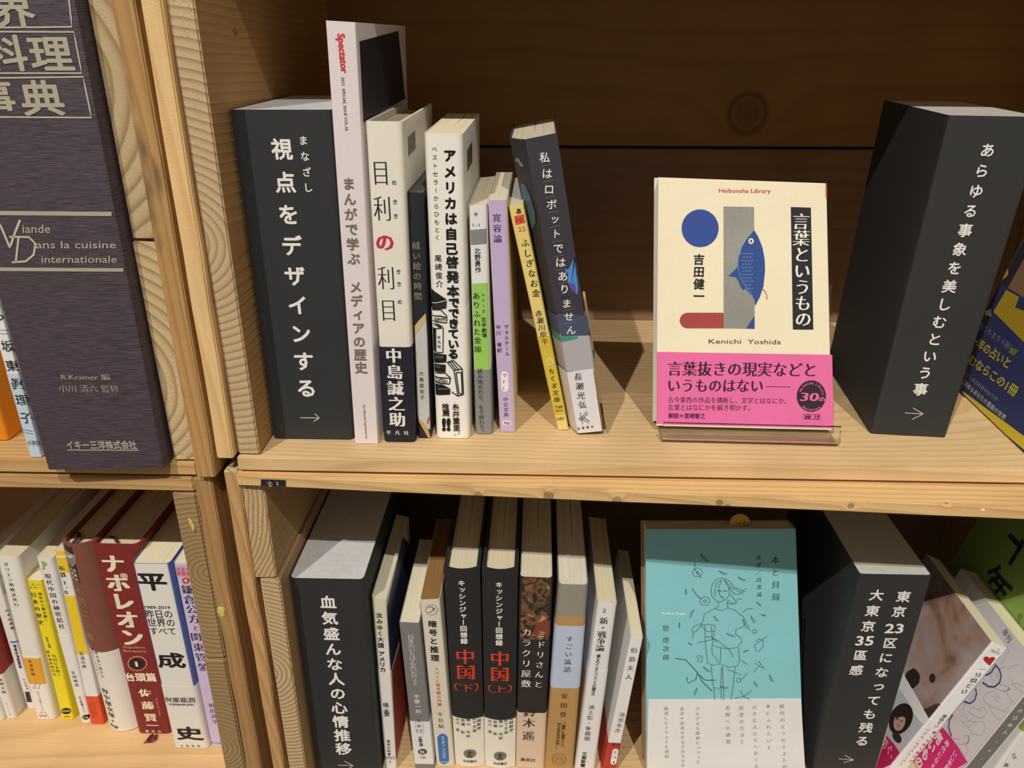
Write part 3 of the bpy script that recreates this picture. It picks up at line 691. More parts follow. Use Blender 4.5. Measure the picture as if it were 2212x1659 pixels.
# black wide book leaning left
b = book('leaning_book', 'wide black book leaning left, spaced white characters and a blue blot on its spine',
         [(1097, 309), (1203, 287), (1300, 931), (1221, 940)], 0, .105, (60, 56, 63), 'soft', yaw=0, prof=('bend', .026), page=(206, 196, 174), t=.0005, head=.0015,
         obi=[(0, .235, (222, 220, 224), 'paper_band')])
S, R = b['S'], b['root']
poly(S, R, 'z7', [(1150, 590), (1240, 580), (1490, 590), (1530, 790), (1530, 870), (1240, 870), (1190, 740)], (176, 172, 178), 'painted_panel')
poly(S, R, 'z7', [(1120, 450), (1300, 420), (1475, 440), (1500, 592), (1300, 600), (1150, 590)], (74, 82, 104), 'painted_panel', off=.00018)
poly(S, R, 'z7', [(1170, 585), (1240, 600), (1400, 600), (1400, 618), (1300, 640), (1220, 650), (1185, 635)], (74, 146, 128), 'painted_panel', off=.0002)
poly(S, R, 'z6', [(1295, 1385), (1330, 1370), (1385, 1262), (1372, 1280), (1385, 1400), (1396, 1470), (1402, 1545), (1392, 1575), (1345, 1530), (1318, 1460), (1325, 1410)], (78, 142, 208), 'blue_blot', off=.0002)
poly(S, R, 'z6', [(1322, 1480), (1380, 1490), (1392, 1575), (1345, 1530)], (92, 84, 168), 'blue_blot', off=.00024)
xs = [(1142, 505, 0), (1160, 630, 0), (1176, 752, 0), (1196, 870, 0), (1216, 988, 0), (1232, 1098, 0), (1248, 1212, 0), (1265, 1322, 0), (1282, 1430, 0), (1297, 1530, 0)]
for ch, (x, y, _) in zip('私はロボットではあり', xs): vtext(S, R, ch, 'z6', x, y, x, y, 84 if ch not in 'ット' else 78, WH, bold=.012, off=.0003)
for ch, (x, y) in zip('ません', ((1313, 345), (1330, 445), (1348, 550))): vtext(S, R, ch, 'z7', x, y, x, y, 78, WH, bold=.012, off=.0003)
line(S, R, 'z6', [[(x0, y0), (x0+84, y0-18)] for x0, y0 in ((1108, 576), (1126, 698), (1143, 822), (1162, 940), (1180, 1052), (1196, 1168), (1212, 1280), (1230, 1386), (1248, 1490), (1264, 1600))], 2.4, (150, 146, 150), 'divider_rule', off=.0003)
line(S, R, 'z7', [[(1262, 302), (1348, 284)], [(1280, 404), (1364, 388)], [(1295, 505), (1378, 490)]], 2.4, (150, 146, 150), 'divider_rule', off=.0003)
vtext(S, R, '長瀬光弘', 'z7', 1402, 912, 1436, 1130, 66, (48, 46, 52), serif=.4, name='author_lettering', off=.0006)
line(S, R, 'z7', [[(1418, 1190), (1438, 1280)], [(1428, 1232), (1470, 1182)], [(1436, 1242), (1478, 1196)], [(1440, 1228), (1492, 1258)], [(1432, 1242), (1486, 1272)], ell(1420, 1240, 10, 10, 10)], 4, (40, 38, 44), 'publisher_mark', off=.0006)
vtext(S, R, '金貫書房', 'z7', 1405, 1316, 1512, 1300, 22, (60, 58, 62), name='publisher_lettering', off=.0006)
Lf = b['L']
poly(S, R, 'z6', [(950, 750), (985, 745), (1030, 830), (1065, 950), (1070, 1030), (1040, 1110), (1010, 1060), (980, 950), (950, 830)], (82, 120, 136), 'painted_panel', off=.0003)
vtext(S, R, '光弘', 'z6', 925, 560, 955, 580, 40, WH, bold=.01, name='cover_lettering', off=.0003)

Rp = b['R']; Rp.lim = None
be = empty('clear_bookend', Rp.pt(.03, .0, .002), 'thin clear acrylic bookend plate against the wide black book leaning left', 'bookend')
def rp(a, b_, o_): return Rp.pt(a, b_, o_)
c4 = [(-.001, .0016), (.062, .0016), (.062, .070), (.052, .080), (.010, .080), (-.001, .070)]
vv = [rp(a, q_, .0012) for a, q_ in c4]+[rp(a, q_, .0028) for a, q_ in c4]; n_ = len(c4)
link_mesh('upright_plate', vv, [tuple(range(n_)), tuple(range(n_, 2*n_))[::-1]]+[(k, (k+1) % n_, (k+1) % n_+n_, k+n_) for k in range(n_)], acrylic(), be, be)

# ================================================================== face-out books
def faceout(name, label, quad, z, tilt, thick, cover, page=(232, 224, 200), back=(226, 220, 208), spine=None):
    TL, TR, BR, BL = quad
    O = onZ(BL[0], BL[1], z); O2 = onZ(BR[0], BR[1], z)
    U = (O2-O).normalized(); Dh = Vector((-U.y, U.x, 0)); tb = math.radians(tilt)
    V = Vector((0, 0, 1))*math.cos(tb)+Dh*math.sin(tb); D = Dh*math.cos(tb)-Vector((0, 0, 1))*math.sin(tb)
    S = Surf(O, U, V); q = [Vector(S.ab(*p)) for p in quad]; S.quad = [tuple(p) for p in q]
    (tl, tr, br, bl) = q
    root = empty(name, O+D*thick/2, label, 'book'); root['_h'] = round((tl-bl).length*1000, 1); root['_w'] = round((br-bl).length*1000, 1)
    def W3(p, d): return S.P0+S.U*p.x+S.V*p.y+D*d
    def slab(nm, c4, d0, d1, mat, uvx=False):
        v = [W3(p, d0) for p in c4]+[W3(p, d1) for p in c4]; f = [(0, 1, 2, 3), (7, 6, 5, 4)]+[(k, k+4, (k+1) % 4+4, (k+1) % 4) for k in range(4)]
        uv = None
        if uvx: uv = [(d0, p.y) for p in c4]+[(d1, p.y) for p in c4]
        o = link_mesh(nm, v, f, mat, root, root, uvs=uv); return o
    cm = paper(cover) if isinstance(cover, tuple) else cover
    slab('front_cover', [tl, tr, br, bl], 0, .0005, cm)
    ins = [tl+Vector((.0012, -.0008)), tr+Vector((-.0006, -.0008)), br+Vector((-.0006, .0008)), bl+Vector((.0012, .0008))]
    slab('page_block', ins, .0007, thick-.0007, pages(page, fine=1500), True)
    sh = Vector((-.0012, 0))
    slab('back_cover', [tl+sh, tr, br, bl+sh], thick-.0005, thick, paper(back))
    n = 6; v = []; 
    for (p, ) in ((br,), (tr,)):
        for k in range(n+1):
            a = math.pi*k/n; v.append(W3(p+Vector((.0006*math.sin(a), 0)), thick*k/n))
        for k in range(n, -1, -1): v.append(W3(p+Vector((-.0004, 0)), thick*k/n))
    m_ = 2*(n+1); f = [tuple(range(m_)), tuple(range(m_, 2*m_))[::-1]]+[(k, (k+1) % m_, (k+1) % m_+m_, k+m_) for k in range(m_)]
    link_mesh('spine', v, f, paper(spine or cover) if isinstance(spine or cover, tuple) else cm, root, root)
    return dict(root=root, S=S, D=D, U=U, q=q, O=O)
def stand(name, label, f, lip=.0085, w0=0.02, w1=.1, back_h=.09, deep=.06, fr=-.0065, thick=.012):
    """clear acrylic easel: curled front lip, tray, leaning back plate"""
    S, D = f['S'], f['D']; U = S.U; Z = Vector((0, 0, 1)); Dh = Vector((-U.y, U.x, 0)).normalized()
    zf = f['z0']; base = Vector((S.P0.x, S.P0.y, zf))
    root = empty(name, base+U*(w0+w1)/2+Dh*.02, label, 'book stand')
    t = .0016
    prof = [(fr, lip), (fr-.0003, .0030), (fr+.001, .0009), (fr+.003, .0002), (.004, .0002), (thick+.001, .0003)]
    top = [(thick+.0045, .003), (thick+.0045+back_h*.30, back_h)]
    path = prof+top
    left = []; 
    v = []; f_ = []
    def nrm(i):
        a = Vector(path[max(i-1, 0)]); c = Vector(path[min(i+1, len(path)-1)]); d = (c-a).normalized(); return Vector((-d.y, d.x))
    for i, (y, z) in enumerate(path):
        n_ = nrm(i)
        for (yy, zz) in ((y, z), (y+n_.x*t, z+n_.y*t)):
            for ww in (w0, w1): v.append(base+U*ww+Dh*yy+Z*zz)
    for i in range(len(path)-1):
        a = i*4; c = a+4
        f_ += [(a, a+1, c+1, c), (a+2, c+2, c+3, a+3), (a, c, c+2, a+2), (a+1, a+3, c+3, c+1)]
    f_ += [(0, 2, 3, 1)]; e = (len(path)-1)*4; f_ += [(e, e+1, e+3, e+2)]
    link_mesh('easel_plate', v, f_, acrylic(), root, root)
    # rear leg
    y0 = thick+.0085+back_h*.30*.8; z0_ = back_h*.8
    leg = [(y0, z0_), (y0+deep*.55, .0004)]
    v = []
    for (y, z) in leg:
        for dy in (0, t):
            for ww in (w0+.004, w1-.004): v.append(base+U*ww+Dh*(y+dy)+Z*z)
    link_mesh('easel_leg', v, [(0, 1, 5, 4), (2, 6, 7, 3), (0, 4, 6, 2), (1, 3, 7, 5), (0, 2, 3, 1), (4, 5, 7, 6)], acrylic(), root, root)
    return root
f1 = faceout('displayed_book', 'cream face-out book with blue fish and bright pink paper band on a clear stand',
             [(1422, 383), (1785, 396), (1797, 928), (1418, 919)], .0048, 10.5, .0115, (242, 232, 200), spine=(236, 230, 220))
f1['z0'] = 0.0003
S, R = f1['S'], f1['root']
PINK = (232, 112, 168)
(tl, tr, br, bl) = f1['q']
# pink band wraps the front, left turn-in and spine
def band_box(f, y0l, y0r, c, name, fr='y1', out=.0002, bot=.0):
    S = f['S']; D = f['D']; q = f['q']
    a0 = Vector(S.ab(*fp(fr, *y0l))); a1 = Vector(S.ab(*fp(fr, *y0r)))
    bl, br = q[3]+Vector((0, bot)), q[2]+Vector((0, bot))
    def W3(p, d): return S.P0+S.U*p.x+S.V*p.y+D*d
    pts = [a0, a1+Vector((.0008, 0)), br+Vector((.0008, 0)), bl]
    v = [W3(p, -out) for p in pts]+[W3(p, -.00002) for p in pts]
    link_mesh(name, v, [(0, 1, 2, 3), (7, 6, 5, 4)]+[(k, k+4, (k+1) % 4+4, (k+1) % 4) for k in range(4)], paper(c), f['root'], f['root'])
band_box(f1, (105, 1070), (1110, 1087), PINK, 'paper_band', bot=.0012)
htext(S, R, 'Heibonsha Library', 'y1', 463, 150, 760, 152, 26, (190, 74, 62), serif=1.2, name='series_lettering')
poly(S, R, 'y1', ell(354, 356, 107, 109, 48), (58, 82, 156), 'blue_disc')
poly(S, R, 'y1', [(489, 230), (666, 233), (669, 937), (490, 934)], (150, 150, 142), 'grey_column', mat=paper((150, 150, 142), .6, .25, .3, 0, .1, 1600))
poly(S, R, 'y1', [(282, 844), (489, 844), (490, 934), (282, 934)]+ell(282, 889, 46, 45, 12, 90, 270), (172, 76, 72), 'red_bar', mat=paper((172, 76, 72), .6, .2, .3, 0, .1, 1600))
fish = [(666, 366), (692, 410), (715, 470), (727, 540), (729, 600), (720, 690), (700, 750), (672, 806), (668, 770), (640, 735), (605, 690), (580, 640), (568, 580), (574, 520), (592, 470), (622, 420)]
poly(S, R, 'y1', fish, (52, 84, 150), 'fish_picture', off=.00022)
poly(S, R, 'y1', [(669, 860), (669, 937), (620, 935), (645, 895)], (52, 84, 150), 'fish_picture', off=.00022)
poly(S, R, 'y1', [(568, 580), (560, 590), (518, 632), (560, 640), (575, 660), (590, 700), (600, 712), (615, 710), (590, 655)], (52, 84, 150), 'fish_picture', off=.00022)
poly(S, R, 'y1', ell(648, 430, 16, 17, 20), (238, 228, 200), 'fish_eye', off=.0003); poly(S, R, 'y1', ell(648, 430, 6, 7, 12), (50, 60, 100), 'fish_eye', off=.0004)
sc = []
for j in range(13):
    for i in range(5):
        x = 598+i*18+(j % 2)*8; y = 500+j*20
        if x < 660 and x > 586+abs(j-3)*3.2+(j > 7)*(j-7)*5: sc.append([(x-6, y), (x, y+7), (x+7, y-1)])
line(S, R, 'y1', sc, 3, (136, 156, 190), 'fish_scales', off=.0003)
line(S, R, 'y1', [[(700+0, 700), (722, 712), (738, 738), (739, 768)]], 4, (176, 84, 74), 'fish_whisker', off=.0003)
line(S, R, 'y1', [[(574, 510), (572, 590), (590, 650), (640, 725), (664, 765)], [(592, 470), (580, 520)]], 3, (140, 160, 196), 'fish_scales', off=.0003)
vtext(S, R, '吉田健一', 'y1', 347, 536, 347, 748, 66, (44, 44, 50), bold=.025, name='author_lettering')
htext(S, R, 'Kenichi', 'y1', 403, 1022, 590, 1023, 28, (70, 66, 66), name='author_lettering')
htext(S, R, 'Yoshida', 'y1', 627, 1024, 820, 1026, 28, (70, 66, 66), name='author_lettering')
poly(S, R, 'y1', [(878, 233), (994, 237), (1008, 942), (890, 941)], (44, 46, 54), 'title_panel')
vtext(S, R, '言葉というもの', 'y1', 936, 316, 950, 880, 100, (244, 238, 220), bold=.012, serif=1.2, off=.00035)
bo = .0004
htext(S, R, '言葉抜きの現実などと', 'y1', 168, 1200, 1015, 1208, 66, (66, 34, 56), serif=1.3, bold=.012, name='blurb_lettering', off=bo)
htext(S, R, 'いうものはない', 'y1', 172, 1296, 712, 1298, 62, (66, 34, 56), serif=1.3, bold=.012, name='blurb_lettering', off=bo)
line(S, R, 'y1', [[(735, 1270), (876, 1272)]], 3, (66, 34, 56), off=bo)
htext(S, R, '古今東西の作品を横断し、文学とはなにか、', 'y1', 168, 1360, 850, 1368, 28, (66, 34, 56), serif=.7, name='blurb_lettering', off=bo)
htext(S, R, '言葉とはなにかを解き明かす。', 'y1', 168, 1404, 640, 1408, 28, (66, 34, 56), serif=.7, name='blurb_lettering', off=bo)
htext(S, R, '解説＝宮崎智之', 'y1', 170, 1450, 382, 1453, 24, (66, 34, 56), bold=.015, name='blurb_lettering', off=bo)
poly(S, R, 'y1', ell(996, 1325, 84, 91, 40), (58, 42, 56), 'anniversary_seal', off=bo)
htext(S, R, '30', 'y1', 932, 1352, 1030, 1354, 50, PINK, serif=1, bold=.02, name='seal_lettering', off=bo+.0002, slant=.12)
htext(S, R, 'th', 'y1', 1036, 1352, 1072, 1354, 26, PINK, bold=.02, name='seal_lettering', off=bo+.0002)
def arc_text(S, R, txt, fr, cx, cy, rx, ry, a0, a1, size, c, off, flip=1):
    pr = Print(S, off)
    for i, ch in enumerate(txt):
        a = math.radians(a0+(a1-a0)*i/(len(txt)-1)); p = fp(fr, cx+rx*math.cos(a), cy+ry*math.sin(a)); q = S.ab(*p)
        if ch == ' ': continue
        vs, fs = glyph(ch, .01); w_ = size/FR[fr][2]*S.mm(*p); an = -a-math.pi/2 if flip > 0 else -a+math.pi/2
        mx_ = (min(v[0] for v in vs)+max(v[0] for v in vs))/2
        pts = []
        for x, y in vs:
            x -= mx_; y -= .36; pts.append((q[0]+(x*math.cos(an)-y*math.sin(an))*w_, q[1]+(x*math.sin(an)+y*math.cos(an))*w_))
        pr.add(pts, fs)
    pr.build('seal_lettering', ink(c), R)
arc_text(S, R, 'Heibonsha Library', 'y1', 996, 1325, 70, 76, 205, 350, 22, (216, 120, 160), bo+.0002)
arc_text(S, R, 'Anniversary', 'y1', 996, 1325, 72, 78, 128, 52, 22, (216, 120, 160), bo+.0002, -1)
line(S, R, 'y1', [[(952, 1430), (1048, 1432), (1050, 1460), (950, 1458), (952, 1430)]], 2.5, (90, 40, 70), off=bo)
htext(S, R, '読書・文学', 'y1', 958, 1455, 1044, 1456, 18, (90, 40, 70), bold=.02, name='blurb_lettering', off=bo)
poly(S, R, 'y1', [(1078, 97), (1086, 98), (1088, 182), (1080, 180)], (206, 84, 52), 'orange_tab', off=.0002)
stand('acrylic_stand', 'clear acrylic book stand under the pink banded face-out book', f1, w0=.002, w1=.1135, lip=.0145, fr=-.0165)

# right wrapped bundle
b = book('wrapped_book', 'thick black wrapped book leaning right with one column of white characters, beside the pink-banded book',
         [(2049, 249), (2264, 253), (2044, 946), (1879, 938)], 0, .118, (50, 50, 51), 'soft', yaw=-5, prof=('flat', .0022), page=SILV, pmat=foam((196, 192, 186)), head=0, t=.0005)
S, R = b['S'], b['root']
vtext(S, R, 'あらゆる事象を美しむという事', 'y2', 755, 292, 462, 1337, 66, WH, bold=.02)
line(S, R, 'y2', [[(393, 1440), (474, 1444)], [(428, 1418), (474, 1444), (424, 1468)]], 2.6, WH, 'arrow_mark')
# colourful book at the right margin, leaning right
def wq(BLw, width, height, lean, yaw=0):
    a = math.radians(lean); ya = math.radians(yaw); U = Vector((math.cos(ya), math.sin(ya), 0)); Z = Vector((0, 0, 1))
    u = U*math.cos(a)-Z*math.sin(a)*0; v = Z*math.cos(a)+U*math.sin(a); BLw = Vector(BLw)
    return [tuple(proj(p)) for p in (BLw+v*height, BLw+v*height+U*width, BLw+U*width, BLw)]
b = book('picture_cover_book', 'leaning book with navy and mustard painted cover and blue band on the upper shelf',
         wq((.3068, .4400, 0), .020, .190, 15), 0, .128, (196, 160, 60), 'soft', yaw=-3, prof=('flat', .002), page=(226, 216, 160), t=.0005, obi=[(0, .42, (52, 60, 104), 'paper_band')])
R = b['root']; L = b['L']
poly(L, R, 'y2', [(735, 1000), (914, 1120), (960, 700), (960, 300), (800, 300), (740, 700)], (52, 50, 66), 'painted_panel', off=.0001)
poly(L, R, 'w5', [(305, 725), (385, 590), (465, 635), (440, 700), (520, 730), (520, 940)], (196, 166, 50), 'painted_panel', off=.0003)
poly(L, R, 'w5', ell(352, 488, 48, 38, 16, rot=-25), (196, 178, 62), 'painted_panel', off=.0003)
poly(L, R, 'w5', [(385, 590), (492, 400), (560, 400), (560, 720), (470, 720), (465, 640)], (150, 118, 90), 'painted_panel', off=.0002)
poly(L, R, 'w5', [(455, 110), (492, 120), (480, 215), (425, 205)], (182, 60, 52), 'painted_panel', off=.0003)
poly(L, R, 'w5', [(425, 205), (450, 215), (375, 345), (395, 270)], (196, 196, 158), 'painted_panel', off=.0003)
poly(L, R, 'w5', [(240, 715), (292, 705), (290, 755), (255, 745)], (206, 198, 160), 'painted_panel', off=.0003)
poly(L, R, 'w5', [(112, 1212), (492, 1490), (560, 1530), (560, 1600), (492, 1575), (380, 1500), (90, 1275)], (226, 206, 60), 'yellow_strip', off=.0006)
OB = .0007
htext(L, R, '売たちまち４刷！', 'w5', 215, 820, 410, 965, 34, (150, 152, 158), name='blurb_lettering', off=OB)
htext(L, R, '一年の占いと', 'w5', 165, 915, 395, 1075, 52, (206, 190, 78), bold=.03, name='blurb_lettering', off=OB)
htext(L, R, '読むならこの1冊', 'w5', 110, 1010, 440, 1250, 52, (206, 190, 78), bold=.03, name='blurb_lettering', off=OB)
htext(L, R, 'シリーズの石井ゆかりが', 'w5', 118, 1110, 328, 1282, 22, (176, 176, 180), name='blurb_lettering', off=OB)
htext(L, R, 'さらに深めるあなたの星座の世界', 'w5', 70, 1130, 376, 1398, 26, (196, 196, 198), bold=.02, name='blurb_lettering', off=OB)
poly(L, R, 'w5', [(420, 945), (466, 965), (436, 1000), (400, 978)], (130, 128, 70), 'barcode_patch', off=OB)

# ================================================================== upper left crate
cloth = paper((76, 62, 72), .55, .18, .45, 0, .8, 700)
def cloth_mat():
    m, n, l, b = node_mat('book_cloth'); b.inputs['Roughness'].default_value = .5; b.inputs['Specular IOR Level'].default_value = .45
    tc = n.new('ShaderNodeTexCoord'); mp = n.new('ShaderNodeMapping'); mp.inputs['Scale'].default_value = (130, 130, 3600); l.new(tc.outputs['Object'], mp.inputs[0])
    nz = n.new('ShaderNodeTexNoise'); nz.inputs['Scale'].default_value = 1; nz.inputs['Detail'].default_value = 4; l.new(mp.outputs[0], nz.inputs['Vector'])
    r = n.new('ShaderNodeValToRGB'); r.color_ramp.elements[0].position = .35; r.color_ramp.elements[0].color = rgb((54, 45, 53)); r.color_ramp.elements[1].position = .72; r.color_ramp.elements[1].color = rgb((96, 82, 92))
    l.new(nz.outputs[0], r.inputs[0]); l.new(r.outputs[0], b.inputs['Base Color'])
    bp = n.new('ShaderNodeBump'); bp.inputs['Strength'].default_value = .7; bp.inputs['Distance'].default_value = .0003; l.new(nz.outputs[0], bp.inputs['Height']); l.new(bp.outputs[0], b.inputs['Normal'])
    return m
b = book('reference_volume', 'very thick dark purple cloth-bound volume with silver stamped lettering, largest book in the picture',
         [(-237, -160), (134, -160), (357, 1017), (100, 1016)], -.005, .20, (74, 62, 72), 'hard', yaw=3, prof=('flat', .0035), page=(200, 186, 160), t=.003, head=.004, cov_mat=cloth_mat())
S, R = b['S'], b['root']
FOIL = (196, 188, 166); fo = dict(rough=.35, metal=.3)
for ch, x, y in (('界', 28, 20), ('科', 12, 115), ('理', 110, 116), ('事', -14, 210), ('典', 91, 212)):
    vtext(S, R, ch, 'p', x, y, x, y, 96, FOIL, bold=.022, ar=.8, off=.0003, **fo)
def frame4(pts, wd_): line(S, R, 'p', [pts+[pts[0]]], wd_, FOIL, 'foil_frame', off=.0003)
frame4([(-160, 61), (156, 58), (146, -30), (-176, -30)], 3.2)
frame4([(-150, 68), (160, 69), (177, 158), (-136, 158)], 3.2)
frame4([(-128, 170), (180, 166), (198, 254), (-108, 252)], 3.2)
poly(S, R, 'z1', [(0, 1366), (722, 1372), (725, 1400), (0, 1394)], FOIL, 'foil_rule', off=.0003, mat=ink(FOIL, .35, .3))
poly(S, R, 'z2', [(0, 232), (798, 238), (800, 260), (0, 256)], FOIL, 'foil_rule', off=.0003, mat=ink(FOIL, .35, .3))
line(S, R, 'z1', [[(-20, 1424), (10, 1470), (66, 1604), (98, 1510), (132, 1424)]], 15, FOIL, 'foil_capital', off=.0003)
line(S, R, 'z2', [[(122, 40), (104, 198)], [(62, 34), (190, 36), (232, 80), (220, 150), (170, 192), (78, 200)]], 13, FOIL, 'foil_capital', off=.0003)
htext(S, R, 'iande', 'z1', 150, 1508, 328, 1508, 58, FOIL, bold=.01, off=.0003, slant=.2, **fo)
htext(S, R, 'ans la cuisine', 'z2', 236, 108, 752, 108, 50, FOIL, bold=.01, off=.0003, slant=.2, **fo)
htext(S, R, 'internationale', 'z2', 272, 202, 758, 202, 50, FOIL, bold=.01, off=.0003, slant=.2, **fo)
htext(S, R, 'R.Kramer 編', 'z2', 402, 958, 716, 960, 34, FOIL, serif=1, off=.0003, name='author_lettering', **fo)
htext(S, R, '小川 清六 監修', 'z2', 388, 1036, 776, 1040, 40, FOIL, serif=.6, off=.0003, name='author_lettering', **fo)
htext(S, R, 'イキー三洋株式会社', 'z2', 440, 1404, 890, 1404, 44, FOIL, bold=.03, off=.0003, name='publisher_lettering', **fo)
line(S, R, 'z2', [[(440, 1415), (900, 1416)]], 6, FOIL, 'foil_rule', off=.0003)
b = book('paperback', 'slim white paperback with pale blue foot, half hidden behind the thick cloth-bound volume',
         [(-98, 420), (-68, 420), (91, 992), (66, 988)], -.005, .11, (234, 232, 230), 'soft', prof=('flat', .001), page=(226, 216, 190), t=.0004,
         obi=[(0, .35, (196, 212, 224), 'paper_band')])
S, R = b['S'], b['root']
for ch, x, y in (('る', -12, 540), ('坂', 50, 740), ('東', 78, 868), ('眞', 112, 985), ('理', 142, 1090), ('子', 172, 1205)):
    vtext(S, R, ch, 'z2', x, y, x, y, 84, (44, 42, 46), bold=.005, name='author_lettering', off=.0006)
line(S, R, 'z2', [[(-10, 632), (50, 640)], [(-10, 655), (50, 663)], [(150, 1280), (215, 1292)], [(152, 1298), (218, 1310)]], 2.5, (60, 58, 62), 'spine_rule', off=.0006)
htext(S, R, '小学館', 'z2', 182, 1378, 262, 1384, 26, (60, 58, 62), name='publisher_lettering', off=.0006)
b = book('orange_band_book', 'white book with wide bright orange band at the left margin of the upper left crate',
         [(-150, 540), (-100, 540), (18, 951), (-30, 951)], -.005, .075, (232, 230, 226), 'soft', prof=('flat', .0025), page=(226, 216, 190), t=.0004,
         obi=[(0, .50, (226, 132, 20), 'paper_band')])

# ================================================================== lower left crate
ZL = -.30
YEL = (236, 216, 40)
b = book('paperback', 'white book cut by the left picture edge at the end of the lower left row',
         [(-105, 1250), (-75, 1250), (8, 1556), (-15, 1556)], ZL, .10, (226, 222, 214), 'soft', prof=('flat', .003), t=.0004)
b = book('red_band_book', 'white book with deep red upper cover near the left picture edge, lower row',
         [(-92, 1235), (-64, 1236), (35, 1555), (12, 1552)], ZL, .058, (226, 222, 214), 'soft', prof=('flat', .003), t=.0004, obi=[(.32, 1.0, (150, 56, 48), 'red_jacket')])
S, R = b['S'], b['root']
vtext(S, R, '水野大樹', 'w2', 8, 820, 55, 1000, 62, (48, 44, 44), name='author_lettering', serif=.5)
htext(S, R, 'シリーズ', 'w2', 88, 1155, 140, 1350, 20, (110, 110, 170), name='publisher_lettering')
b = book('paperback', 'very narrow white paperback with thin blue stripe, squeezed between two thicker white spines',
         [(-42, 1195), (-20, 1196), (78, 1533), (60, 1531)], ZL, .10, (226, 222, 218), 'soft', prof=('flat', .001), t=.0003)
S, R = b['S'], b['root']
htext(S, R, '人力加國', 'w1', -20, 700, 50, 985, 62, (60, 56, 56), serif=.5)
vtext(S, R, '鈴木由美著', 'w1', 106, 1240, 178, 1500, 56, (70, 66, 64), serif=.5, name='author_lettering')
poly(S, R, 'w2', [(150, 240), (280, 240), (286, 266), (158, 266)], (70, 130, 190), 'blue_stripe')
htext(S, R, '勇者世界戦略図', 'w2', 200, 290, 290, 640, 34, (60, 56, 70), bold=.03, name='blurb_lettering')
vtext(S, R, '中公新書', 'w2', 360, 815, 408, 945, 46, (54, 50, 50), serif=.5, name='series_lettering')
poly(S, R, 'w2', [(372, 995), (440, 995), (480, 1150), (404, 1150)], (60, 56, 54), 'dark_emblem')
b = book('travel_book', 'white book with orange name band around its lower middle in lower left row',
         [(-12, 1200), (39, 1203), (120, 1555), (78, 1553)], ZL, .125, (230, 226, 216), 'soft', prof=('flat', .004), page=(226, 212, 176), t=.0005,
         obi=[(0, .41, (232, 228, 220), 'paper_band')])
S, R = b['S'], b['root']
zone(S, R, .235, .40, (226, 164, 52), .0, 1.0, name='orange_panel', off=.0005)
vtext(S, R, 'ダリエン地峡決死行', 'w1', 92, 545, 242, 1145, 74, (62, 58, 58), serif=.6)
vtext(S, R, '北澤豊雄', 'w2', 452, 535, 500, 725, 62, (96, 70, 36), serif=.4, name='author_lettering', off=.0007)
vtext(S, R, 'わたしの旅ブックス', 'w2', 570, 1000, 640, 1262, 34, (110, 104, 96), name='series_lettering', off=.0006)
htext(S, R, '013', 'w2', 606, 1310, 690, 1310, 20, (110, 104, 96), name='series_lettering', off=.0006)
htext(S, R, 'SHC', 'w2', 594, 1366, 738, 1370, 40, (120, 114, 106), name='series_lettering', off=.0006)
line(S, R, 'w2', [[(485, 935), (515, 925), (530, 880), (560, 858), (605, 868), (615, 890), (600, 880), (588, 905), (585, 940), (565, 950)], [(520, 945), (535, 930), (560, 935)]], 5, (120, 114, 106), 'bird_drawing', off=.0006)
b = book('paperback', 'bright yellow paperback with a dark lozenge badge near its foot in the lower left row',
         [(57, 1253), (89, 1255), (160, 1556), (133, 1554)], ZL, .105, YEL, 'soft', prof=('flat', .0022), page=(232, 224, 190), t=.0004)
S, R = b['S'], b['root']
zone(b['R'], R, 0, 1, YEL) if False else None
line(S, R, 'w1', [[(418, 862), (606, 850)]], 3, (70, 66, 40), 'spine_rule')
htext(S, R, 'D', 'w1', 480, 850, 508, 850, 22, (70, 66, 40), name='code_lettering'); htext(S, R, 'た-4-1', 'w1', 452, 904, 574, 900, 26, (70, 66, 40), name='code_lettering')
vtext(S, R, '日本の歴史', 'w1', 500, 1000, 610, 1410, 92, (44, 40, 40), serif=1.2)
vtext(S, R, '地形から読み解く', 'w1', 598, 985, 690, 1375, 56, (54, 50, 40), name='subtitle_lettering')
vtext(S, R, '監修と執筆', 'w2', 700, 195, 742, 325, 36, (60, 56, 40), name='author_lettering')
vtext(S, R, '歴史地形研究会', 'w2', 716, 400, 812, 735, 56, (54, 50, 40), serif=.4, name='author_lettering')
vtext(S, R, '竹村公太郎＋', 'w2', 808, 465, 880, 740, 62, (54, 50, 40), serif=.4, name='author_lettering')
poly(S, R, 'w2', ell(988, 1284, 70, 48, 24), (54, 50, 40), 'dark_badge'); line(S, R, 'w2', [[(930, 1284), (1050, 1280)]], 18, (220, 206, 120), 'badge_lettering')
htext(S, R, '640', 'w2', 962, 1380, 1054, 1380, 28, (70, 66, 40), name='price_lettering')
b = book('paperback', 'white paperback with small green creature mark at the head of its spine',
         [(76, 1205), (112, 1207), (197, 1563), (175, 1561)], ZL, .105, (228, 224, 218), 'soft', prof=('flat', .0028), page=(228, 214, 180), t=.0004,
         obi=[(0, .555, (230, 226, 220), 'paper_band')])
S, R = b['S'], b['root']
poly(S, R, 'w1', [(612, 510), (650, 495), (690, 520), (712, 548), (680, 570), (668, 590), (672, 625), (628, 628), (640, 590), (634, 545)], (152, 176, 92), 'green_mark')
vtext(S, R, '現代中国の秘密結社', 'w1', 712, 720, 920, 1468, 96, (50, 46, 46), serif=1)
vtext(S, R, '安田峰俊', 'w2', 1098, 705, 1152, 890, 66, (56, 52, 52), serif=.4, name='author_lettering', off=.0006)
vtext(S, R, '中公新書ラクレ', 'w2', 1196, 1075, 1262, 1285, 40, (70, 66, 64), name='series_lettering', off=.0006)
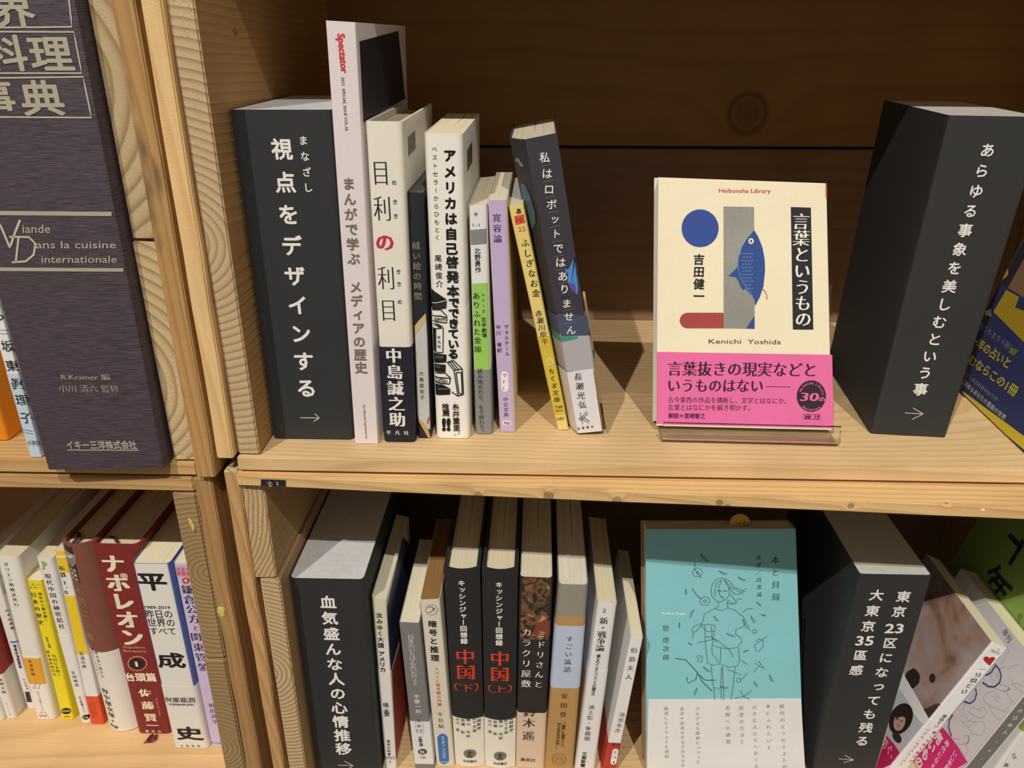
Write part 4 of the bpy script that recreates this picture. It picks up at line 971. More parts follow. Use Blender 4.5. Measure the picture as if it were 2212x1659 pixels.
poly(S, R, 'w2', ell(1285, 1370, 54, 36, 24), (40, 38, 38), 'number_badge', off=.0006)
htext(S, R, '716', 'w2', 1250, 1384, 1320, 1384, 28, (232, 228, 220), bold=.02, name='badge_lettering', off=.0008)
b = book('paperback', 'thin paperback with yellow, white and orange-red spine bands beside the brown jacketed hardcover',
         [(117, 1189), (141, 1190), (226, 1566), (197, 1564)], ZL, .105, (228, 224, 222), 'soft', prof=('flat', .0015), page=(228, 214, 180), t=.0004,
         obi=[(0, .175, (214, 84, 46), 'orange_band')])
S, R = b['S'], b['root']
zone(S, R, .885, 1, (236, 200, 46)); zone(S, R, .43, .76, (236, 200, 46)); zone(S, R, .965, .975, (236, 232, 210), off=.0003)
for ch, x, y, s_ in (('私', 925, 600, 92), ('鉄', 945, 700, 96), ('3', 985, 815, 96), ('・', 998, 885, 80), ('0', 1012, 958, 96)): vtext(S, R, ch, 'w1', x, y, x, y, s_, (50, 46, 42), serif=.8, off=.0003)
vtext(S, R, '東浦亮典', 'w2', 1215, 425, 1258, 620, 74, (44, 40, 60), serif=.4, bold=.01, name='author_lettering')
vtext(S, R, '自分の人生を変', 'w2', 1350, 1175, 1400, 1360, 28, (70, 34, 26), name='blurb_lettering', off=.0006)
vtext(S, R, 'アフターコロナ', 'w2', 1395, 1170, 1440, 1340, 28, (70, 34, 26), name='blurb_lettering', off=.0006)
b = book('jacketed_book', 'brown jacketed hardcover with grey shield badge and white lower band',
         [(125, 1176), (194, 1177), (293, 1580), (232, 1580)], ZL, .128, (128, 78, 66), 'hard', prof=('round', .0055), page=(222, 208, 176), t=.0016, head=.004,
         obi=[(0, .452, (228, 222, 212), 'paper_band')])
S, R = b['S'], b['root']
poly(S, R, 'w1', [(915, 290), (1068, 296), (1195, 830), (1050, 800)], (58, 50, 46), 'dark_label')
poly(S, R, 'w1', [(928, 368), (1000, 378), (1125, 410), (1132, 520), (1065, 600), (985, 545), (945, 470)], (196, 190, 176), 'shield_badge', off=.0004)
poly(S, R, 'w1', [(940, 380), (1000, 388), (1115, 418), (1120, 515), (1062, 585), (995, 535), (957, 465)], (128, 122, 108), 'shield_badge', off=.0006)
poly(S, R, 'w1', [(945, 415), (980, 400), (1000, 430), (1040, 405), (1085, 420), (1090, 465), (1060, 450), (1030, 470), (1000, 450), (975, 465)], (206, 200, 184), 'shield_birds', off=.0008)
vtext(S, R, '日本の', 'w1', 1105, 650, 1142, 780, 62, WH, bold=.02, name='series_lettering', off=.0005)
vtext(S, R, '企業家', 'w1', 1040, 640, 1078, 765, 58, WH, bold=.0, name='series_lettering', off=.0005)
vtext(S, R, '本田宗一郎', 'w1', 1172, 940, 1335, 1640, 150, (176, 142, 108), serif=1.2, rough=.35, metal=.4)
vtext(S, R, '夢を追い続けた', 'w2', 1432, 420, 1528, 765, 54, (80, 76, 72), name='blurb_lettering', off=.0006)
vtext(S, R, '知的バーバリアン', 'w2', 1340, 400, 1440, 755, 50, (80, 76, 72), name='blurb_lettering', off=.0006)
vtext(S, R, '野中郁次郎', 'z3', 575, 1240, 612, 1370, 46, (50, 46, 46), serif=1, ar=.8, name='author_lettering', off=.0006)
vtext(S, R, '著', 'z3', 620, 1403, 620, 1403, 16, (60, 56, 54), name='author_lettering', off=.0006)
htext(S, R, 'PHP', 'z3', 605, 1440, 655, 1444, 18, (60, 56, 54), bold=.02, name='publisher_lettering', off=.0006)
def ribbon(root, pts, w_, c, name='ribbon_bookmark'):
    v = []; f = []
    for i, p in enumerate(pts):
        p = Vector(p); v += [p+Vector((-w_/2, 0, 0)), p+Vector((w_/2, 0, .0004))]
        if i: f.append((2*i-2, 2*i-1, 2*i+1, 2*i))
    o = link_mesh(name, v, f, paper(c), root, root); md = o.modifiers.new('t', 'SOLIDIFY'); md.thickness = .0004
def topz(b): return b['S'].P0.z+b['H']*.985
zt = topz(b)
q_ = [onZ(*fp('w1', x, y), zt) for x, y in ((1080, 280), (1130, 240), (1185, 190), (1190, 130), (1150, 70))]
ribbon(R, [p+Vector((0, 0, .0012+.0015*math.sin(i))) for i, p in enumerate(q_)], .0035, (56, 46, 46))
b = book('jacketed_book', 'wine red jacketed hardcover with large cream characters and numbered round seal',
         [(195, 1176), (300, 1178), (370, 1586), (297, 1584)], ZL, .130, (128, 44, 42), 'hard', prof=('flat', .0045), page=(222, 208, 176), t=.0018, head=.004)
S, R = b['S'], b['root']; ICR = (240, 226, 196)
vtext(S, R, 'ナポレオン', 'w3', 335, 400, 548, 1225, 265, ICR, bold=.05, serif=.8)
htext(S, R, 'Napoléon', 'w3', 452, 1345, 690, 1352, 30, (214, 170, 120), serif=1.2, name='subtitle_lettering')
htext(S, R, 'Bonaparte', 'w3', 456, 1388, 706, 1395, 30, (214, 170, 120), serif=1.2, name='subtitle_lettering')
poly(S, R, 'w4', [p for k in range(36) for p in [(362+(140 if k % 2 else 128)*math.cos(k*math.pi/18), 338+(108 if k % 2 else 98)*math.sin(k*math.pi/18))]], (206, 156, 130), 'round_seal')
poly(S, R, 'w4', ell(362, 338, 120, 90, 36), (128, 44, 42), 'round_seal', off=.0003); poly(S, R, 'w4', ell(362, 338, 108, 78, 36), (52, 36, 34), 'round_seal', off=.0004)
vtext(S, R, '1', 'w4', 395, 338, 395, 338, 165, ICR, bold=.05, serif=1, ar=.75, name='seal_lettering', off=.0006)
htext(S, R, '台頭篇', 'w4', 215, 570, 628, 575, 92, ICR, bold=.03, name='volume_lettering')
vtext(S, R, '佐藤賢', 'w4', 470, 745, 545, 1080, 178, ICR, serif=.8, bold=.03, ar=.85, name='author_lettering'); vtext(S, R, '一', 'w4', 572, 1190, 572, 1190, 178, ICR, serif=.2, bold=.02, name='author_lettering')
htext(S, R, 'Kenichi Sato', 'w4', 612, 820, 668, 1060, 30, (214, 160, 120), serif=1, name='author_lettering')
vtext(S, R, '集英社', 'w4', 498, 1268, 668, 1275, 50, ICR, bold=.01, name='publisher_lettering')
zt = topz(b)
q_ = [onZ(*fp('w3', x, y), zt) for x, y in ((225, 100), (300, 105), (355, 125), (385, 175))]
ribbon(R, [p+Vector((0, 0, .0008)) for p in q_], .003, (96, 30, 34))
q_ = [onZ(*fp('w4', x, y), ZL+.0008) for x, y in ((560, 1330), (545, 1380), (520, 1440))]
for k in range(7):
    ribbon(R, [p+Vector((k*.0004-.001+(.0010*(k-3))*(i/2), -.0003*i, .0003*k)) for i, p in enumerate(q_)], .0005, (120, 30, 44), 'frayed_ribbon_end')
q_ = [onZ(*fp('w4', x, y), ZL+.0008) for x, y in ((630, 1330), (622, 1370), (615, 1405))]
for k in range(4): ribbon(R, [p+Vector((k*.0005-.001, 0, .0003*k)) for i, p in enumerate(q_)], .0005, (120, 30, 44), 'frayed_ribbon_end')
b = book('white_book', 'thick white book with huge black characters spaced down the spine and a blue cover edge',
         [(283, 1217), (366, 1218), (451, 1617), (376, 1615)], ZL, .128, (78, 106, 168), 'soft', prof=('flat', .0040), page=(238, 228, 192), t=.0005, head=.001,
         obi=[(0, .362, (226, 222, 214), 'paper_band')])
S, R = b['S'], b['root']; INKB = (40, 36, 34)
zone(S, R, 0, 1, (228, 224, 216), 0, 1)
vtext(S, R, '平', 'w3', 772, 600, 772, 600, 345, INKB, bold=.03, ar=.74, off=.0003)
vtext(S, R, '成', 'w3', 985, 1482, 985, 1482, 320, INKB, bold=.03, ar=.70, off=.0003)
vtext(S, R, '史', 'w4', 1080, 1295, 1080, 1295, 380, INKB, bold=.03, ar=.66, off=.0007)
htext(S, R, '1989-2019', 'w3', 692, 906, 976, 908, 36, INKB, bold=.02, name='years_lettering')
htext(S, R, '昨日の', 'w3', 706, 1000, 1004, 1004, 74, INKB, bold=.01, name='subtitle_lettering'); htext(S, R, '世界の', 'w3', 730, 1096, 1030, 1100, 74, INKB, bold=.01, name='subtitle_lettering'); htext(S, R, 'すべて', 'w3', 756, 1190, 1040, 1195, 70, INKB, bold=.01, name='subtitle_lettering')
htext(S, R, '與那覇潤', 'w4', 752, 862, 1160, 866, 58, INKB, serif=.5, bold=.01, name='author_lettering', off=.0007); htext(S, R, 'YONAHA JUN', 'w4', 800, 908, 1140, 912, 28, INKB, bold=.02, name='author_lettering', off=.0007)
vtext(S, R, '文藝春秋', 'w4', 978, 1468, 1210, 1468, 46, INKB, serif=.4, name='publisher_lettering', off=.0007)
b = book('lilac_book', 'pale lilac spined book partly hidden behind the sawn end of the crate',
         [(373, 1217), (420, 1219), (502, 1616), (456, 1614)], ZL, .128, (206, 190, 222), 'soft', prof=('flat', .003), page=(238, 228, 192), t=.0005)
S, R = b['S'], b['root']
htext(S, R, '対決の', 'w3', 1042, 482, 1190, 484, 36, (214, 90, 80), bold=.02, name='series_lettering'); htext(S, R, '東国史', 'w3', 1050, 528, 1200, 530, 36, (214, 90, 80), bold=.02, name='series_lettering')
line(S, R, 'w3', [[(1036, 432), (1200, 436)], [(1044, 538), (1215, 540)]], 3, (214, 90, 80), 'series_rule')
poly(S, R, 'w3', [p for k in range(20) for p in [(1150+(52 if k % 2 else 36)*math.cos(k*math.pi/10), 590+(44 if k % 2 else 30)*math.sin(k*math.pi/10))]], (206, 60, 50), 'red_burst')
htext(S, R, '4', 'w3', 1134, 606, 1168, 606, 38, WH, bold=.03, name='burst_lettering', off=.0004)
vtext(S, R, '鎌倉公方', 'w3', 1162, 690, 1240, 1020, 130, (56, 50, 70), serif=1.2, bold=.01); vtext(S, R, 'と', 'w3', 1262, 1125, 1262, 1125, 84, (56, 50, 70), serif=.5); vtext(S, R, '関東管領', 'w3', 1262, 1220, 1345, 1560, 126, (56, 50, 70), serif=1.2, bold=.01)
vtext(S, R, '植田真平', 'w4', 1385, 915, 1432, 1140, 84, (70, 60, 86), serif=.4, name='author_lettering')
vtext(S, R, '吉川弘文館', 'w4', 1400, 1428, 1590, 1440, 36, (90, 80, 110), name='publisher_lettering')

# ================================================================== lower right crate
b = book('wrapped_book', 'thick black wrapped book with white characters and silver top, first in lower right crate',
         [(624, 1249), (786, 1252), (822, 1681), (684, 1681)], ZL, .150, (48, 48, 48), 'soft', prof=('flat', .0028), page=SILV, pmat=foam(), head=0, t=.0005)
S, R = b['S'], b['root']
vtext(S, R, '血気盛んな人の心情推移', 'y3', 296, 682, 388, 1545, 98, WH, bold=.028)
line(S, R, 'y3', [[(356, 1640), (444, 1643)], [(390, 1616), (444, 1643), (400, 1672)]], 3.4, WH, 'arrow_mark')
b = book('paperback', 'slim paperback with pale green spine head and red pictured cover side',
         [(803, 1288), (834, 1296), (856, 1662), (834, 1662)], ZL, .108, (222, 220, 212), 'soft', prof=('flat', .0010), page=(226, 220, 190), t=.0004,
         obi=[(0, .60, (224, 220, 214), 'paper_band')])
S, R = b['S'], b['root']
zone(S, R, .78, 1, (214, 212, 184), off=.00014)
vtext(S, R, '沈みゆく大国', 'y3', 597, 760, 607, 936, 38, (40, 40, 44), bold=.03); vtext(S, R, 'アメリカ', 'y3', 611, 985, 618, 1080, 40, (40, 40, 44), bold=.03)
vtext(S, R, '堤 未果', 'y3', 636, 1285, 642, 1340, 38, (50, 48, 50), bold=.01, name='author_lettering', off=.0006)
vtext(S, R, '集英社新書', 'y3', 652, 1498, 656, 1574, 22, (60, 58, 58), bold=.01, name='series_lettering', off=.0006)
htext(S, R, '0763', 'y3', 632, 1604, 688, 1604, 18, (60, 58, 58), name='code_lettering', off=.0006); htext(S, R, 'A', 'y3', 655, 1626, 668, 1626, 14, (60, 58, 58), name='code_lettering', off=.0006)
Rs = b['R']
poly(Rs, R, 'y3', [(625, 770), (735, 300), (790, 300), (780, 560), (770, 700), (690, 990), (665, 1090), (640, 1100)], (54, 58, 82), 'cover_picture', off=.0003)
poly(Rs, R, 'y3', [(668, 1090), (690, 1010), (800, 620), (900, 620), (880, 1400), (690, 1640)], (164, 70, 50), 'cover_picture', off=.0006)
b = book('paperback', 'grey spined paperback with cream page tops, second slim book right of the wrapped book',
         [(862, 1344), (906, 1346), (938, 1662), (897, 1660)], ZL, .106, (124, 120, 120), 'soft', prof=('flat', .0008), page=(230, 220, 192), t=.0004,
         obi=[(.035, .345, (222, 220, 220), 'paper_band')])
S, R = b['S'], b['root']
vtext(S, R, '日本のいちばん長い日', 'y3', 782, 888, 803, 1110, 40, (214, 212, 206), serif=.2); vtext(S, R, '決定版', 'y3', 807, 1140, 809, 1165, 22, (190, 188, 184))
vtext(S, R, '半藤一利', 'y3', 817, 1236, 828, 1325, 34, (222, 220, 214), name='author_lettering')
line(S, R, 'y3', [[(808, 1362), (850, 1362), (858, 1450), (816, 1450), (808, 1362)]], 2, (150, 148, 148), 'code_box', off=.0006)
for ch, y in (('は', 1378), ('8', 1408), ('15', 1436)): htext(S, R, ch, 'y3', 822, y+8, 842 if ch != '15' else 850, y+8, 17, (80, 78, 80), name='code_lettering', off=.0006)
vtext(S, R, '文春文庫', 'y3', 838, 1478, 844, 1520, 26, (60, 58, 60), name='series_lettering', off=.0006)
poly(S, R, 'y3', ell(852, 1560, 26, 17, 20), (50, 48, 48), 'dark_badge', off=.0006); vtext(S, R, '秋', 'y3', 852, 1560, 852, 1560, 34, (214, 210, 206), name='badge_lettering', off=.0008)
htext(S, R, '700', 'y3', 838, 1602, 872, 1602, 16, (90, 88, 90), name='price_lettering', off=.0006)
b = book('old_paperback', 'old paperback with browned page tops and blue capsule at its foot',
         [(907, 1296), (950, 1294), (982, 1655), (943, 1655)], ZL, .106, (216, 208, 190), 'soft', prof=('flat', .0016), page=(148, 112, 66), t=.0004)
S, R = b['S'], b['root']
line(S, R, 'y3', [ell(905, 727, 35, 30, 24)+[(940, 727)]], 2.5, (90, 84, 76), 'round_emblem'); line(S, R, 'y3', [[(880, 716), (905, 708), (918, 722), (905, 738), (886, 744)], [(905, 708), (925, 735)], [(918, 722), (928, 715)]], 3.5, (70, 64, 58), 'round_emblem')
vtext(S, R, '暗号と推理', 'y3', 910, 810, 925, 1010, 52, (44, 42, 42), bold=.03)
vtext(S, R, 'スパイと暗号戦の内幕', 'y3', 935, 1076, 952, 1284, 26, (196, 74, 62), bold=.01, name='subtitle_lettering')
vtext(S, R, '辛島驍', 'y3', 956, 1342, 962, 1412, 34, (60, 56, 54), serif=.4, name='author_lettering')
poly(S, R, 'y3', ell(970, 1486, 31, 30, 12, 180, 360)+ell(979, 1610, 29, 26, 12, 0, 180), (62, 112, 172), 'blue_capsule')
vtext(S, R, 'ミリオン・ブックス', 'y3', 972, 1478, 979, 1594, 24, (216, 222, 232), name='series_lettering', off=.0003); htext(S, R, 'M153', 'y3', 962, 1628, 1000, 1628, 12, (206, 212, 222), name='code_lettering', off=.0003)
# two matching black hardcovers
for lab, quad, px in (('black hardcover with red title and cream band, next to the old browned paperback', [(957, 1232), (1036, 1233), (1046, 1657), (984, 1656)], 0),
                      ('black hardcover with red title and cream band, next to the brown pictured spine', [(1040, 1233), (1119, 1234), (1112, 1660), (1048, 1659)], 1)):
    b = book('twin_hardcover', lab, quad, ZL, .132, (42, 40, 40), 'hard', prof=('round', .0030), page=(224, 214, 184), t=.0024, head=.0035, group='two matching black hardcovers',
             obi=[(0, .268, (226, 222, 208), 'paper_band')])
    S, R = b['S'], b['root']
    RD = (206, 66, 44)
    if not px:
        vtext(S, R, 'キッシンジャー回想録', 'y4', 182, 570, 198, 912, 44, WH, bold=.025)
        vtext(S, R, '中', 'y4', 204, 1002, 204, 1002, 122, RD, bold=.01, serif=1.4, off=.0004); vtext(S, R, '国', 'y4', 208, 1096, 208, 1096, 118, RD, bold=.02, serif=1, off=.0004)
        htext(S, R, '（下）', 'y4', 140, 1205, 282, 1206, 36, RD, name='volume_lettering', bold=.01)
        cols = (('塚越敏彦', 284, 1362, 1430), ('松下文男', 258, 1368, 1440), ('横山 司訳', 222, 1372, 1468), ('岩瀬 彰', 190, 1376, 1448), ('中川 潔', 158, 1378, 1440)); cx = 232
    else:
        vtext(S, R, 'キッシンジャー回想録', 'y4', 403, 580, 404, 922, 44, WH, bold=.025)
        vtext(S, R, '中', 'y4', 408, 1014, 408, 1014, 122, RD, bold=.01, serif=1.4, off=.0004); vtext(S, R, '国', 'y4', 408, 1108, 408, 1108, 118, RD, bold=.02, serif=1, off=.0004)
        htext(S, R, '（上）', 'y4', 338, 1214, 480, 1215, 36, RD, name='volume_lettering', bold=.01)
        cols = (('塚越敏彦', 474, 1374, 1442), ('松下文男', 444, 1378, 1450), ('横山 司訳', 413, 1382, 1480), ('岩瀬 彰', 380, 1386, 1456), ('中川 潔', 348, 1388, 1450)); cx = 410
    for tx, x, y0, y1 in cols: vtext(S, R, tx, 'y4', x, y0, x+1, y1, 25, (80, 76, 72), name='author_lettering', off=.0006)
    poly(S, R, 'y4', ell(cx, 1572 if not px else 1586, 38, 26, 24), (120, 116, 108), 'sower_emblem', off=.0006)
    yy = 1572 if not px else 1586
    line(S, R, 'y4', [[(cx, yy-18), (cx-2, yy), (cx-12, yy+20)], [(cx-2, yy), (cx+12, yy+20)], [(cx-16, yy-4), (cx, yy-10), (cx+18, yy-2)]], 6, (44, 42, 40), 'sower_emblem', off=.0008)
    vtext(S, R, '岩波書店', 'y4', cx-30, yy+44, cx+30, yy+46, 22, (80, 76, 72), name='publisher_lettering', off=.0006)
b = book('pictured_book', 'book with dark brown photographic spine top and beige band with large name',
         [(1122, 1246), (1195, 1249), (1176, 1660), (1114, 1658)], ZL, .128, (48, 42, 40), 'soft', prof=('flat', .0030), page=(224, 214, 184), t=.0005,
         obi=[(0, .315, (214, 190, 164), 'paper_band')])
S, R = b['S'], b['root']
def blotch():
    m, n, l, bb = node_mat('dark_photo_print'); bb.inputs['Roughness'].default_value = .4
    tc = n.new('ShaderNodeTexCoord'); nz = n.new('ShaderNodeTexNoise'); nz.inputs['Scale'].default_value = 120; nz.inputs['Detail'].default_value = 5; nz.inputs['Distortion'].default_value = 1.5
    l.new(tc.outputs['Object'], nz.inputs['Vector']); r = n.new('ShaderNodeValToRGB'); e = r.color_ramp.elements
    e[0].position = .42; e[0].color = rgb((44, 36, 32)); e[1].position = .56; e[1].color = rgb((108, 84, 58)); x = e.new(.63); x.color = rgb((142, 76, 54)); x = e.new(.72); x.color = rgb((190, 160, 120))
    l.new(nz.outputs[0], r.inputs[0]); l.new(r.outputs[0], bb.inputs['Base Color']); return m
zone(S, R, .70, 1, (60, 40, 30), name='photo_panel', mat=blotch())
poly(S, R, 'y4', [(590, 870), (640, 800), (706, 790), (706, 880), (650, 880)], (128, 66, 46), 'photo_roof', off=.0003)
vtext(S, R, 'カラクリ屋敷', 'y4', 566, 858, 562, 1160, 60, (232, 228, 220), serif=.9, bold=.01, off=.0004)
vtext(S, R, 'ミドリさんと', 'y4', 655, 870, 634, 1165, 54, (232, 228, 220), serif=.9, bold=.01, off=.0004)
vtext(S, R, '鈴木', 'y4', 582, 1328, 579, 1390, 78, (60, 52, 50), serif=1, name='author_lettering', off=.0006); vtext(S, R, '遥', 'y4', 576, 1466, 576, 1466, 78, (60, 52, 50), serif=1, name='author_lettering', off=.0006)
vtext(S, R, '集英社', 'y4', 544, 1606, 604, 1610, 30, (70, 62, 58), name='publisher_lettering', off=.0006)
b = book('blue_band_book', 'book with grey spine head, pale blue middle band and ochre lower part',
         [(1206, 1262), (1271, 1264), (1237, 1668), (1176, 1666)], ZL, .135, (148, 142, 130), 'soft', prof=('flat', .0035), page=(226, 220, 200), t=.0005,
         obi=[(0, .845, (182, 142, 88), 'ochre_jacket'), (.478, .80, (186, 196, 216), 'blue_band')])
S, R = b['S'], b['root']
vtext(S, R, 'すごい論語', 'y4', 818, 896, 804, 1075, 44, (54, 60, 84), serif=.3, off=.0007)
vtext(S, R, '安田登', 'y4', 788, 1232, 780, 1340, 42, (60, 48, 34), serif=.4, name='author_lettering', off=.0007)
vtext(S, R, '『論語』を触媒にした、', 'y4', 784, 1392, 776, 1536, 22, (74, 60, 42), name='blurb_lettering', off=.0007); vtext(S, R, '知の化学反応が炸裂！！', 'y4', 757, 1396, 745, 1540, 22, (74, 60, 42), name='blurb_lettering', off=.0007)
line(S, R, 'y4', [ell(755, 1605, 40, 34, 28)+[(795, 1605)], ell(755, 1608, 24, 18, 20)+[(779, 1608)]], 2.6, (96, 76, 50), 'round_emblem', off=.0007)
poly(S, R, 'y4', ell(747, 1604, 3, 4, 8), (96, 76, 50), 'round_emblem', off=.0007); poly(S, R, 'y4', ell(763, 1604, 3, 4, 8), (96, 76, 50), 'round_emblem', off=.0007)
zt = topz(b)+.0008
def slip(root, pts, c, fr, z, name='bookmark_slip'):
    v = [onZ(*fp(fr, *p), z) for p in pts]; v2 = [p+Vector((0, 0, -.02)) for p in v]
    n = len(v); link_mesh(name, v+v2, [tuple(range(n)), tuple(range(n, 2*n))[::-1]]+[(k, (k+1) % n, (k+1) % n+n, k+n) for k in range(n)], paper(c), root, root)
slip(R, [(782, 402), (790, 400), (806, 538), (798, 542)], (236, 230, 214), 'y4', topz(b)+.0030, 'bookmark_slip')
slip(R, [(782, 398), (830, 393), (830, 404), (784, 408)], (236, 230, 214), 'y4', topz(b)+.0030, 'bookmark_slip')
b = book('paperback', 'white spined tall paperback with black serif title leaning slightly right',
         [(1291, 1301), (1333, 1307), (1284, 1668), (1241, 1666)], ZL, .112, (226, 224, 222), 'soft', prof=('flat', .0030), page=(226, 216, 180), t=.0005,
         obi=[(0, .63, (226, 224, 222), 'paper_band')])
S, R = b['S'], b['root']
line(S, R, 'y4', [[(1015, 722), (1030, 745), (1012, 742), (1034, 728), (1020, 718)]], 3, (90, 100, 120), 'small_emblem')
vtext(S, R, '新・戦争論', 'y4', 1020, 792, 998, 952, 54, (44, 44, 50), serif=1.2, bold=.01)
vtext(S, R, '僕らのインテリジェンスの磨き方', 'y4', 988, 996, 956, 1222, 26, (60, 60, 66), name='subtitle_lettering', off=.0006)
vtext(S, R, '池上彰・佐藤優', 'y4', 946, 1298, 922, 1482, 38, (54, 54, 58), serif=.4, name='author_lettering', off=.0006)
vtext(S, R, '文春新書', 'y4', 906, 1572, 896, 1640, 32, (44, 44, 46), bold=.02, name='series_lettering', off=.0006)
b = book('paperback', 'slim white paperback with red foot and white capsule, nearest the turquoise cover',
         [(1363, 1374), (1389, 1378), (1328, 1670), (1300, 1668)], ZL, .108, (228, 226, 222), 'soft', prof=('flat', .0010), page=(230, 220, 184), t=.0004,
         obi=[(0, .235, (186, 62, 46), 'red_band')])
S, R = b['S'], b['root']
vtext(S, R, '伯爵夫人', 'y4', 1197, 965, 1166, 1122, 42, (66, 60, 62), serif=.4)
vtext(S, R, '蓮實重彦', 'y4', 1128, 1345, 1102, 1438, 36, (80, 74, 74), serif=.3, name='author_lettering')
htext(S, R, '新刊', 'y4', 1066, 1528, 1110, 1530, 20, (90, 30, 24), name='blurb_lettering', off=.0006)
poly(S, R, 'y4', ell(1088, 1556, 18, 14, 10, 180, 360)+ell(1076, 1622, 18, 14, 10, 0, 180), (236, 232, 226), 'capsule_label', off=.0006)
for ch, x, y in (('は', 1085, 1562), ('74', 1082, 1592), ('1', 1078, 1622)): htext(S, R, ch, 'y4', x-8 if ch != '1' else x-3, y+8, x+9 if ch != '1' else x+3, y+8, 17, (70, 50, 46), name='code_lettering', off=.0008)

f2 = faceout('displayed_book', 'turquoise face-out book with line drawing of a person among drifting leaves',
             [(1395, 1143), (1719, 1142), (1737, 1668), (1397, 1668)], ZL+.0055, 11, .017, (132, 196, 202), spine=(124, 184, 190), back=(150, 120, 96))
f2['z0'] = ZL+.0003
S, R = f2['S'], f2['root']
TQ = (72, 96, 104)
band_box(f2, (92, 1218), (1062, 1212), (222, 220, 216), 'paper_band', 'y5', bot=.0008)
def dl(pls, wd_=3.6, n='figure_print', c=TQ): line(S, R, 'y5', pls, wd_, c, n)
dl([[(493, 520), (500, 480), (530, 448), (570, 440), (610, 460), (640, 500), (700, 520), (720, 505)], [(520, 560), (515, 520), (530, 470), (560, 455)], [(493, 520), (498, 560), (530, 590), (560, 592), (595, 570), (612, 540), (605, 500), (575, 450)], [(560, 455), (540, 500), (545, 545), (575, 580)],
    [(575, 450), (620, 500), (680, 530), (710, 525)], [(605, 500), (640, 540), (660, 545), (700, 535)], [(600, 580), (640, 612), (650, 590), (630, 560), (612, 545)], [(590, 600), (620, 608), (655, 600), (660, 575), (690, 575)]])
dl([[(532, 524), (545, 520), (560, 526)], [(572, 526), (585, 522), (596, 526)]], 6, 'drawn_eyes'); dl([[(552, 560), (565, 564), (575, 558)]], 3.5, 'drawn_mouth')
dl([[(540, 592), (538, 625), (515, 635), (450, 672), (430, 750), (470, 785), (515, 780), (520, 745), (470, 735), (435, 742)], [(598, 585), (600, 630), (650, 650), (700, 690), (716, 720), (700, 750), (652, 770), (650, 800)], [(515, 635), (560, 650), (600, 632)],
    [(515, 780), (500, 870), (540, 885), (600, 893), (660, 885), (690, 850), (680, 820), (650, 800)], [(452, 745), (455, 830), (460, 900), (470, 985), (500, 998), (545, 995), (525, 955), (500, 930), (498, 870)], [(496, 750), (500, 830)],
    [(555, 890), (550, 990), (600, 1012), (660, 1005), (675, 970), (668, 885)], [(495, 1000), (500, 1100), (510, 1140), (545, 1155), (555, 1130), (560, 1010)], [(565, 1010), (570, 1120), (575, 1222)], [(645, 1010), (635, 1120), (620, 1222)], [(510, 1140), (515, 1222)], [(555, 1130), (560, 1222)]])
leaves = [(450, 310, 70, 45), (570, 405, 60, 20), (690, 445, 55, 25), (333, 530, 40, 90), (370, 670, 60, 115), (290, 745, 40, 95), (360, 862, 30, 30), (800, 605, 45, 40), (830, 678, 35, 15), (762, 705, 55, 60), (715, 910, 40, 160), (780, 1120, 45, 60), (880, 1085, 60, 60), (395, 1170, 55, 110), (525, 700, 50, 45), (620, 805, 60, 20), (465, 1025, 60, 35), (580, 1140, 55, 10), (720, 740, 90, 55)]
for x, y, L_, a in leaves:
    a_ = math.radians(a); ux, uy = math.cos(a_), math.sin(a_)
    def q(s_, t_): return (x+ux*s_*L_/2-uy*t_*L_/2, y+uy*s_*L_/2+ux*t_*L_/2)
    dl([[q(-1, 0), q(-.3, .28), q(.4, .26), q(1, 0), q(.4, -.06), q(-.3, -.02), q(-1, 0)]], 3.4, 'drawn_leaf')
for cx, cy in ((452, 588), (405, 405)):
    dl([[(cx+32*math.cos(k*.42), cy+32*math.sin(k*.42)*(1 if k % 2 else .7)) for k in range(16)], ell(cx, cy, 9, 9, 10)+[(cx+9, cy)]], 3.4, 'drawn_flower')
dl([[(370, 505), (400, 550), (432, 575)]], 5, 'drawn_stem'); dl([[(265, 955), (330, 965), (400, 1040), (440, 1110), (500, 1165)], [(405, 1045), (395, 1090), (345, 1115), (335, 1075)], [(415, 1060), (455, 1095), (520, 1095)]], 6, 'drawn_twig')
dl([[(415, 960), (400, 945), (410, 935), (422, 942), (435, 940), (438, 955), (430, 965), (436, 978), (420, 978), (405, 975), (415, 960)]], 3.4, 'drawn_flower')
dl([[(850, 815), (800, 850), (770, 870), (780, 905), (795, 915), (825, 880), (828, 840), (800, 830), (775, 850)], [(430, 730), (380, 750), (365, 785), (400, 780), (430, 740)], [(380, 785), (375, 825)], [(765, 1045), (800, 1000), (770, 985), (800, 975), (830, 1020), (800, 1005)], [(725, 1045), (700, 1080), (680, 1090)], ell(670, 1095, 14, 14, 14)+[(684, 1095)], ell(770, 782, 13, 13, 14)+[(783, 782)],
    [(410, 855), (520, 830), (560, 860), (610, 900), (635, 945)], [(455, 820), (490, 815), (530, 850)], [(595, 1025), (685, 1060)], [(690, 970), (725, 995)], [(695, 660), (720, 640), (760, 635)], [(640, 1215), (700, 1200), (755, 1160)], [(680, 1160), (700, 1200), (740, 1218)], [(390, 340), (385, 380), (400, 400), (430, 440)]], 3.8, 'figure_print')
vtext(S, R, '本と貝殻', 'y5', 904, 325, 908, 562, 56, (60, 74, 80), serif=.4)
vtext(S, R, '書評／読書論', 'y5', 796, 310, 802, 545, 34, (60, 74, 80), serif=.3, name='subtitle_lettering')
htext(S, R, 'Keijiro Suga', 'y5', 178, 672, 322, 674, 14, (232, 238, 238), bold=.02, name='author_lettering')
